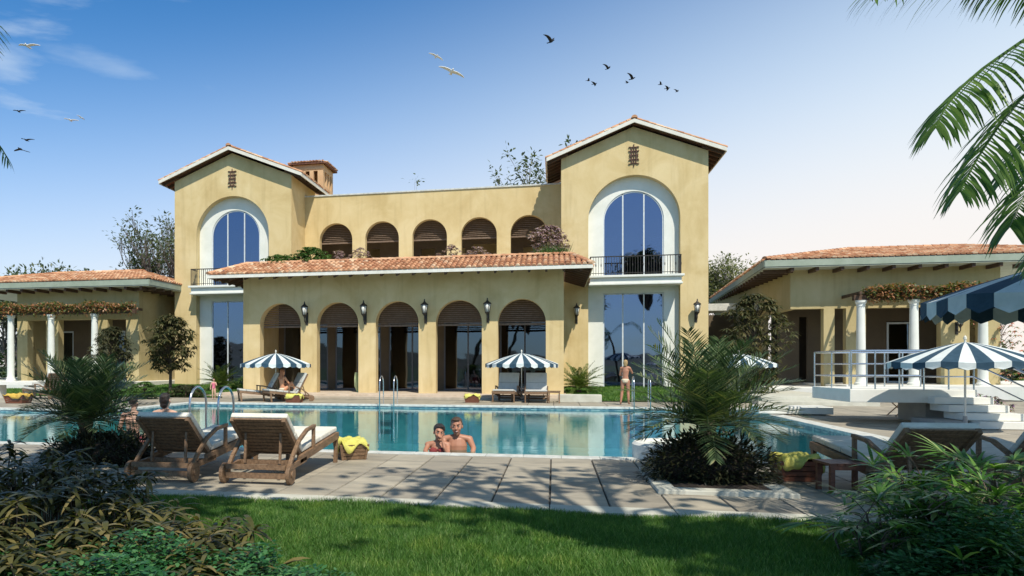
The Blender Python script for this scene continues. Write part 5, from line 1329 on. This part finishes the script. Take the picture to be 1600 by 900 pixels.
# two bathers on the near edge, backs to the viewer
sit={'pelvis':(0,0,.10),'waist':(0,.01,.27),'chest':(0,.02,.46),'neck':(0,0,.62),'head':(0,-.02,.77),
 'sh':((-.19,.01,.56),(.19,.01,.56)),'arms':[((-.19,.01,.56),(-.27,.05,.30),(-.25,.02,.06)),((.19,.01,.56),(.26,.02,.30),(.16,-.20,.14))],
 'legs':[((-.10,-.04,.09),(-.13,-.46,.08),(-.12,-.52,-.36),(-.12,-.62,-.40)),((.10,-.04,.09),(.13,-.46,.08),(.12,-.52,-.36),(.12,-.62,-.40))],'g':1.12}
p=onZ(213,697); figure('black-haired man in red patterned trunks sitting on the near pool edge, back to the viewer',(p.x,11.80,.01),pi+.05,sit,'skin_fair','hair_black','short',
  [('trunks','trunks',[[((0,.01,.10),(.175,.135,.115))],[((-.10,-.05,.10),(.11,.11,.10)),((-.13,-.30,.10),(.09,.10,.09))],[((.10,-.05,.10),(.11,.11,.10)),((.13,-.30,.10),(.09,.10,.09))]])],s=1.02)
p=onZ(278,695); figure('black-haired bather sitting on the near pool edge, mostly hidden by the first lounger',(p.x,11.80,.01),pi-.05,sit,'skin_fair','hair_black','full',
  [('swimsuit','red_cloth',[[((0,.01,.10),(.165,.13,.12)),((0,.02,.30),(.13,.10,.09)),((0,.02,.42),(.15,.115,.07))]])],s=1.1)
# bather seated on the far lounger
sit2={'pelvis':(0,0,.10),'waist':(0,.02,.27),'chest':(0,.03,.44),'neck':(0,.0,.60),'head':(0,-.02,.74),'sh':((-.17,.01,.54),(.17,.01,.54)),
 'arms':[((-.17,.01,.54),(-.23,-.12,.34),(-.12,-.30,.30)),((.17,.01,.54),(.23,-.12,.34),(.12,-.30,.30))],
 'legs':[((-.09,-.04,.09),(-.12,-.36,.34),(-.12,-.58,.03),(-.12,-.68,.01)),((.09,-.04,.09),(.12,-.36,.34),(.12,-.58,.03),(.12,-.68,.01))]}
p=onZ(437,628); figure('long-haired sunburnt bather sitting on the lounger under the left striped umbrella',(p.x,p.y+.3,.42),-.5+pi,sit2,'skin_red','hair_red','long',
  [('swimsuit','bikini',[[((0,.01,.10),(.148,.115,.08))]])],s=1.08)
p=onZ(84,622); figure('pale bather in a red top sitting on the far lounger behind the left palm',(p.x,p.y+.2,.42),2.6,sit2,'skin_fair','hair_brown','tied',
  [('swimsuit','red_cloth',[[((0,.01,.10),(.148,.115,.08)),((0,.03,.40),(.14,.105,.07))]])],s=1.08)
# small child in pink
kid={'pelvis':(0,0,.90),'waist':(0,0,1.05),'chest':(0,0,1.22),'neck':(0,0,1.38),'head':(0,-.01,1.54),'sh':((-.15,0,1.32),(.15,0,1.32)),'g':1.0,
 'arms':[((-.15,0,1.32),(-.24,-.03,1.08),(-.26,-.10,.88)),((.15,0,1.32),(.22,-.10,1.10),(.12,-.22,1.20))],
 'legs':[((-.08,0,.86),(-.09,-.03,.46),(-.09,.02,.08),(-.09,-.10,.035)),((.08,0,.86),(.10,-.08,.46),(.09,.03,.08),(.09,-.09,.035))]}
p=onZ(334,624); figure('small child in a pink swimsuit standing on the far deck left of the grey loungers',(p.x,p.y,.012),.5,kid,'skin_fair','hair_brown','full',
  [('swimsuit','pink',[[((0,0,.90),(.155,.12,.10)),((0,0,1.05),(.125,.10,.09)),((0,0,1.24),(.148,.115,.10))]])],s=.56)

# ------------------------------------------------------------------ BIRDS
def bird(label,u,v,zc,span,rz,bank,flap,mat,group):
    w=atD(u,v,zc); t=thing('bird',label,'bird',w,rz,group); t.rotation_euler=(0,bank,rz); k=span/2
    b=MB(); b.ell((0,0,0),(.13*k,.32*k,.11*k),10,8); b.ell((0,-.34*k,.03*k),(.07*k,.10*k,.07*k),8,6); b.tube([(0,-.42*k,.03*k),(0,-.52*k,.01*k)],[.025*k,.004*k],5)
    b.hexa([(-.05*k,.25*k,-.01*k),(.05*k,.25*k,-.01*k),(.13*k,.55*k,0),(-.13*k,.55*k,0)],[(-.05*k,.25*k,.03*k),(.05*k,.25*k,.03*k),(.13*k,.55*k,.01*k),(-.13*k,.55*k,.01*k)])
    b.build('body',M[mat],t,smooth=False)
    for s in (-1,1):
        g=MB(); st=[(0,0,.20),(.35,.03,.19),(.6,.10,.15),(.85,.22,.09),(1.0,.34,.02)]
        vs=[]; z=0; x=0
        for i,(r_,back,ch) in enumerate(st):
            z=flap*r_*(1-.45*r_)*1.2; vs += [(s*k*r_*cos(flap*.5),k*(back-ch-.02),k*z+.012*k),(s*k*r_*cos(flap*.5),k*(back+ch-.02),k*z)]
        n=len(st); g.add(vs,[(2*i,2*i+1,2*i+3,2*i+2) for i in range(n-1)]); o=g.build('wing',M[mat],t); sm=o.modifiers.new('s','SOLIDIFY'); sm.thickness=.03*k; sm.offset=0
zb=45; px=lambda p,z=zb: p/1100*z
for (u,v,w,flap,rz,lab) in [(861,65,25,.95,.9,'largest dark bird, wings raised, high over the middle of the house'),(950,107,17,.9,.8,'dark bird flying above the pair of gliding birds, left of the right tower'),
    (988,123,19,.85,.9,'dark bird with raised wings straight above the right gable'),(980,129,11,.2,1.3,'tiny dark bird tucked beside the bird above the right gable'),(919,126,12,.4,1.9,'dark bird, upper left of the gliding pair'),(929,131,15,.08,1.2,'dark gliding bird, lower right of the gliding pair'),
    (1032,132,12,.5,1.6,'leftmost dark bird of the trio right of the right gable'),(1043,138,15,.08,1.3,'middle dark bird of the trio right of the right gable'),(1058,143,11,.8,.8,'rightmost dark bird of the trio, lowest of them'),
    (29,174,17,.35,.3,'dark bird near the left edge, uppermost of three'),(41,219,20,.35,.1,'dark bird near the left edge, middle of three'),(32,233,24,-.3,.1,'dark bird with down-curved wings above the left palm tip')]:
    bird(lab,u,v,zb,px(w*1.15),rz,R(-.15,.15),flap,'bird_dark','dark birds in flight')
for (u,v,w,flap,rz,bk,lab) in [(43,72,30,.3,.2,0,'white gull high at the far left'),(110,188,20,.3,.3,.1,'white gull, lower one of the faint pair at upper left'),(127,184,12,.2,1.2,.3,'small white gull, upper right one of the faint pair at upper left'),
    (682,88,22,.1,.5,.35,'white gull above the larger gull, left of the largest dark bird'),(706,112,38,.15,.35,.35,'larger white gull with long wings left of the largest dark bird')]:
    bird(lab,u,v,zb,px(w*1.15),rz,bk,flap,'bird_white','white gulls in flight')

# ------------------------------------------------------------------ LIGHT, SKY, CAMERA
SN=SUN.normalized()
sl=bpy.data.lights.new('sun','SUN'); sl.energy=5.0; sl.angle=radians(.5); sl.color=(1,.93,.80)
so=bpy.data.objects.new('sun',sl); put(so); so.rotation_euler=SN.to_track_quat('Z','Y').to_euler(); so.location=SN*60
wd=bpy.data.worlds.new('World'); bpy.context.scene.world=wd; wd.use_nodes=True; nt=wd.node_tree; L=nt.links
bgn=nt.nodes['Background']; sky=N(nt,'ShaderNodeTexSky',sky_type='NISHITA',sun_disc=False,altitude=0,air_density=1.0,dust_density=.6,ozone_density=2.2)
sky.sun_elevation=math.asin(SN.z); sky.sun_rotation=atan2(SUN.x,SUN.y)
tc=N(nt,'ShaderNodeTexCoord'); sep=N(nt,'ShaderNodeSeparateXYZ'); L.new(tc.outputs['Generated'],sep.inputs[0])
def mth(op,a,b=None,clamp=False):
    n=N(nt,'ShaderNodeMath',operation=op,use_clamp=clamp)
    for i,x in enumerate((a,b)):
        if x is None: continue
        if isinstance(x,(int,float)): n.inputs[i].default_value=x
        else: L.new(x,n.inputs[i])
    return n.outputs[0]
def rng(x,a,b,c=0,d=1):
    n=N(nt,'ShaderNodeMapRange',interpolation_type='SMOOTHSTEP'); L.new(x,n.inputs[0])
    for i,vv in enumerate((a,b,c,d)): n.inputs[i+1].default_value=vv
    return n.outputs[0]
X_,Y_,Z_=sep.outputs
mp=N(nt,'ShaderNodeMapping'); mp.inputs['Scale'].default_value=(1.3,1.3,6.0); mp.inputs['Rotation'].default_value=(.12,-.20,.3); L.new(tc.outputs['Generated'],mp.inputs[0])
cn=N(nt,'ShaderNodeTexNoise',i_Scale=2.6,i_Detail=9,i_Roughness=.58,i_Distortion=.35); L.new(mp.outputs[0],cn.inputs[0])
wisp=mth('MULTIPLY',rng(cn.outputs[0],.50,.80),.55)
# low bank of pale haze cloud towards the right
side=mth('ADD',mth('MULTIPLY',X_,.9),mth('MULTIPLY',Z_,-1.9))
cn2=N(nt,'ShaderNodeTexNoise',i_Scale=3.2,i_Detail=9,i_Roughness=.55); L.new(mp.outputs[0],cn2.inputs[0])
bank=rng(mth('ADD',side,mth('MULTIPLY',cn2.outputs[0],.35)),-.22,.30)
low=mth('MULTIPLY',rng(mth('ADD',Z_,mth('MULTIPLY',X_,-.24)),.05,.58,.94,0),rng(Y_,-.35,.35,.4,1))  # haze thinned in the unseen sky behind the viewer to lower ambient
def patch(u,v,r0,r1,k,sq=2.4):
    d=V((onY(u,v,100).x,100,onY(u,v,100).z-EYE)).normalized()
    sb=N(nt,'ShaderNodeVectorMath',operation='SUBTRACT'); L.new(tc.outputs['Generated'],sb.inputs[0]); sb.inputs[1].default_value=d
    ml=N(nt,'ShaderNodeVectorMath',operation='MULTIPLY'); L.new(sb.outputs[0],ml.inputs[0]); ml.inputs[1].default_value=(1,1,sq)
    ln=N(nt,'ShaderNodeVectorMath',operation='LENGTH'); L.new(ml.outputs[0],ln.inputs[0])
    return mth('MULTIPLY',rng(mth('ADD',ln.outputs['Value'],mth('MULTIPLY',cn2.outputs[0],-.30)),r0-.15,r1-.15,1,0),k)
pat=mth('MAXIMUM',mth('MAXIMUM',patch(190,108,.0,.10,.26,3.5),patch(-10,100,.0,.08,.36,3.2)),patch(330,140,.0,.12,.16,4))
pat=mth('MAXIMUM',pat,mth('MAXIMUM',patch(1420,262,.0,.16,.95,3.2),patch(1270,300,.0,.16,.80,3.4)))
wisp=mth('MAXIMUM',wisp,pat)
fac=mth('MAXIMUM',mth('MAXIMUM',wisp,mth('MULTIPLY',bank,.45)),low,True)
cc=N(nt,'ShaderNodeMix',data_type='RGBA'); L.new(rng(Z_,.05,.40),cc.inputs[0]); cc.inputs[6].default_value=(10.4,9.4,8.6,1); cc.inputs[7].default_value=(8.9,10.0,10.6,1)
mx=N(nt,'ShaderNodeMix',data_type='RGBA'); L.new(fac,mx.inputs[0])
tn=N(nt,'ShaderNodeMix',data_type='RGBA',blend_type='MULTIPLY'); tn.inputs[0].default_value=1; L.new(sky.outputs[0],tn.inputs[6]); tn.inputs[7].default_value=(.52,1.20,1.66,1)
ze=N(nt,'ShaderNodeMix',data_type='RGBA'); L.new(rng(Z_,.47,.72),ze.inputs[0]); ze.inputs[6].default_value=(1,1,1,1); ze.inputs[7].default_value=(.95,.62,.42,1)  # unseen zenith tinted darker and less blue to cut ambient fill
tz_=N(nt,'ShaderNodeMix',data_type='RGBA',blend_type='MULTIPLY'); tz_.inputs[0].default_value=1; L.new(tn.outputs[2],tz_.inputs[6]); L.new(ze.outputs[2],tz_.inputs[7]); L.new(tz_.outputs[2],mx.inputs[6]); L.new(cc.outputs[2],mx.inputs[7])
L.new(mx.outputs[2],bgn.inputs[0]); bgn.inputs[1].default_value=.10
cam=bpy.data.cameras.new('camera'); co=bpy.data.objects.new('camera',cam); put(co); co.location=(0,0,EYE); co.rotation_euler=(pi/2,0,TH)
cam.sensor_width=36; cam.lens=36*1100/1600; cam.shift_x=163/1600; cam.shift_y=122/1600; cam.clip_start=.1; cam.clip_end=6000
sc=bpy.context.scene; sc.camera=co
sc.view_settings.view_transform='Standard'; sc.view_settings.look='None'; sc.view_settings.gamma=1; sc.view_settings.exposure=0
sc.render.resolution_x=1024; sc.render.resolution_y=576
sc.render.engine='CYCLES'; sc.cycles.max_bounces=8; sc.cycles.transparent_max_bounces=12; sc.cycles.use_denoising=True
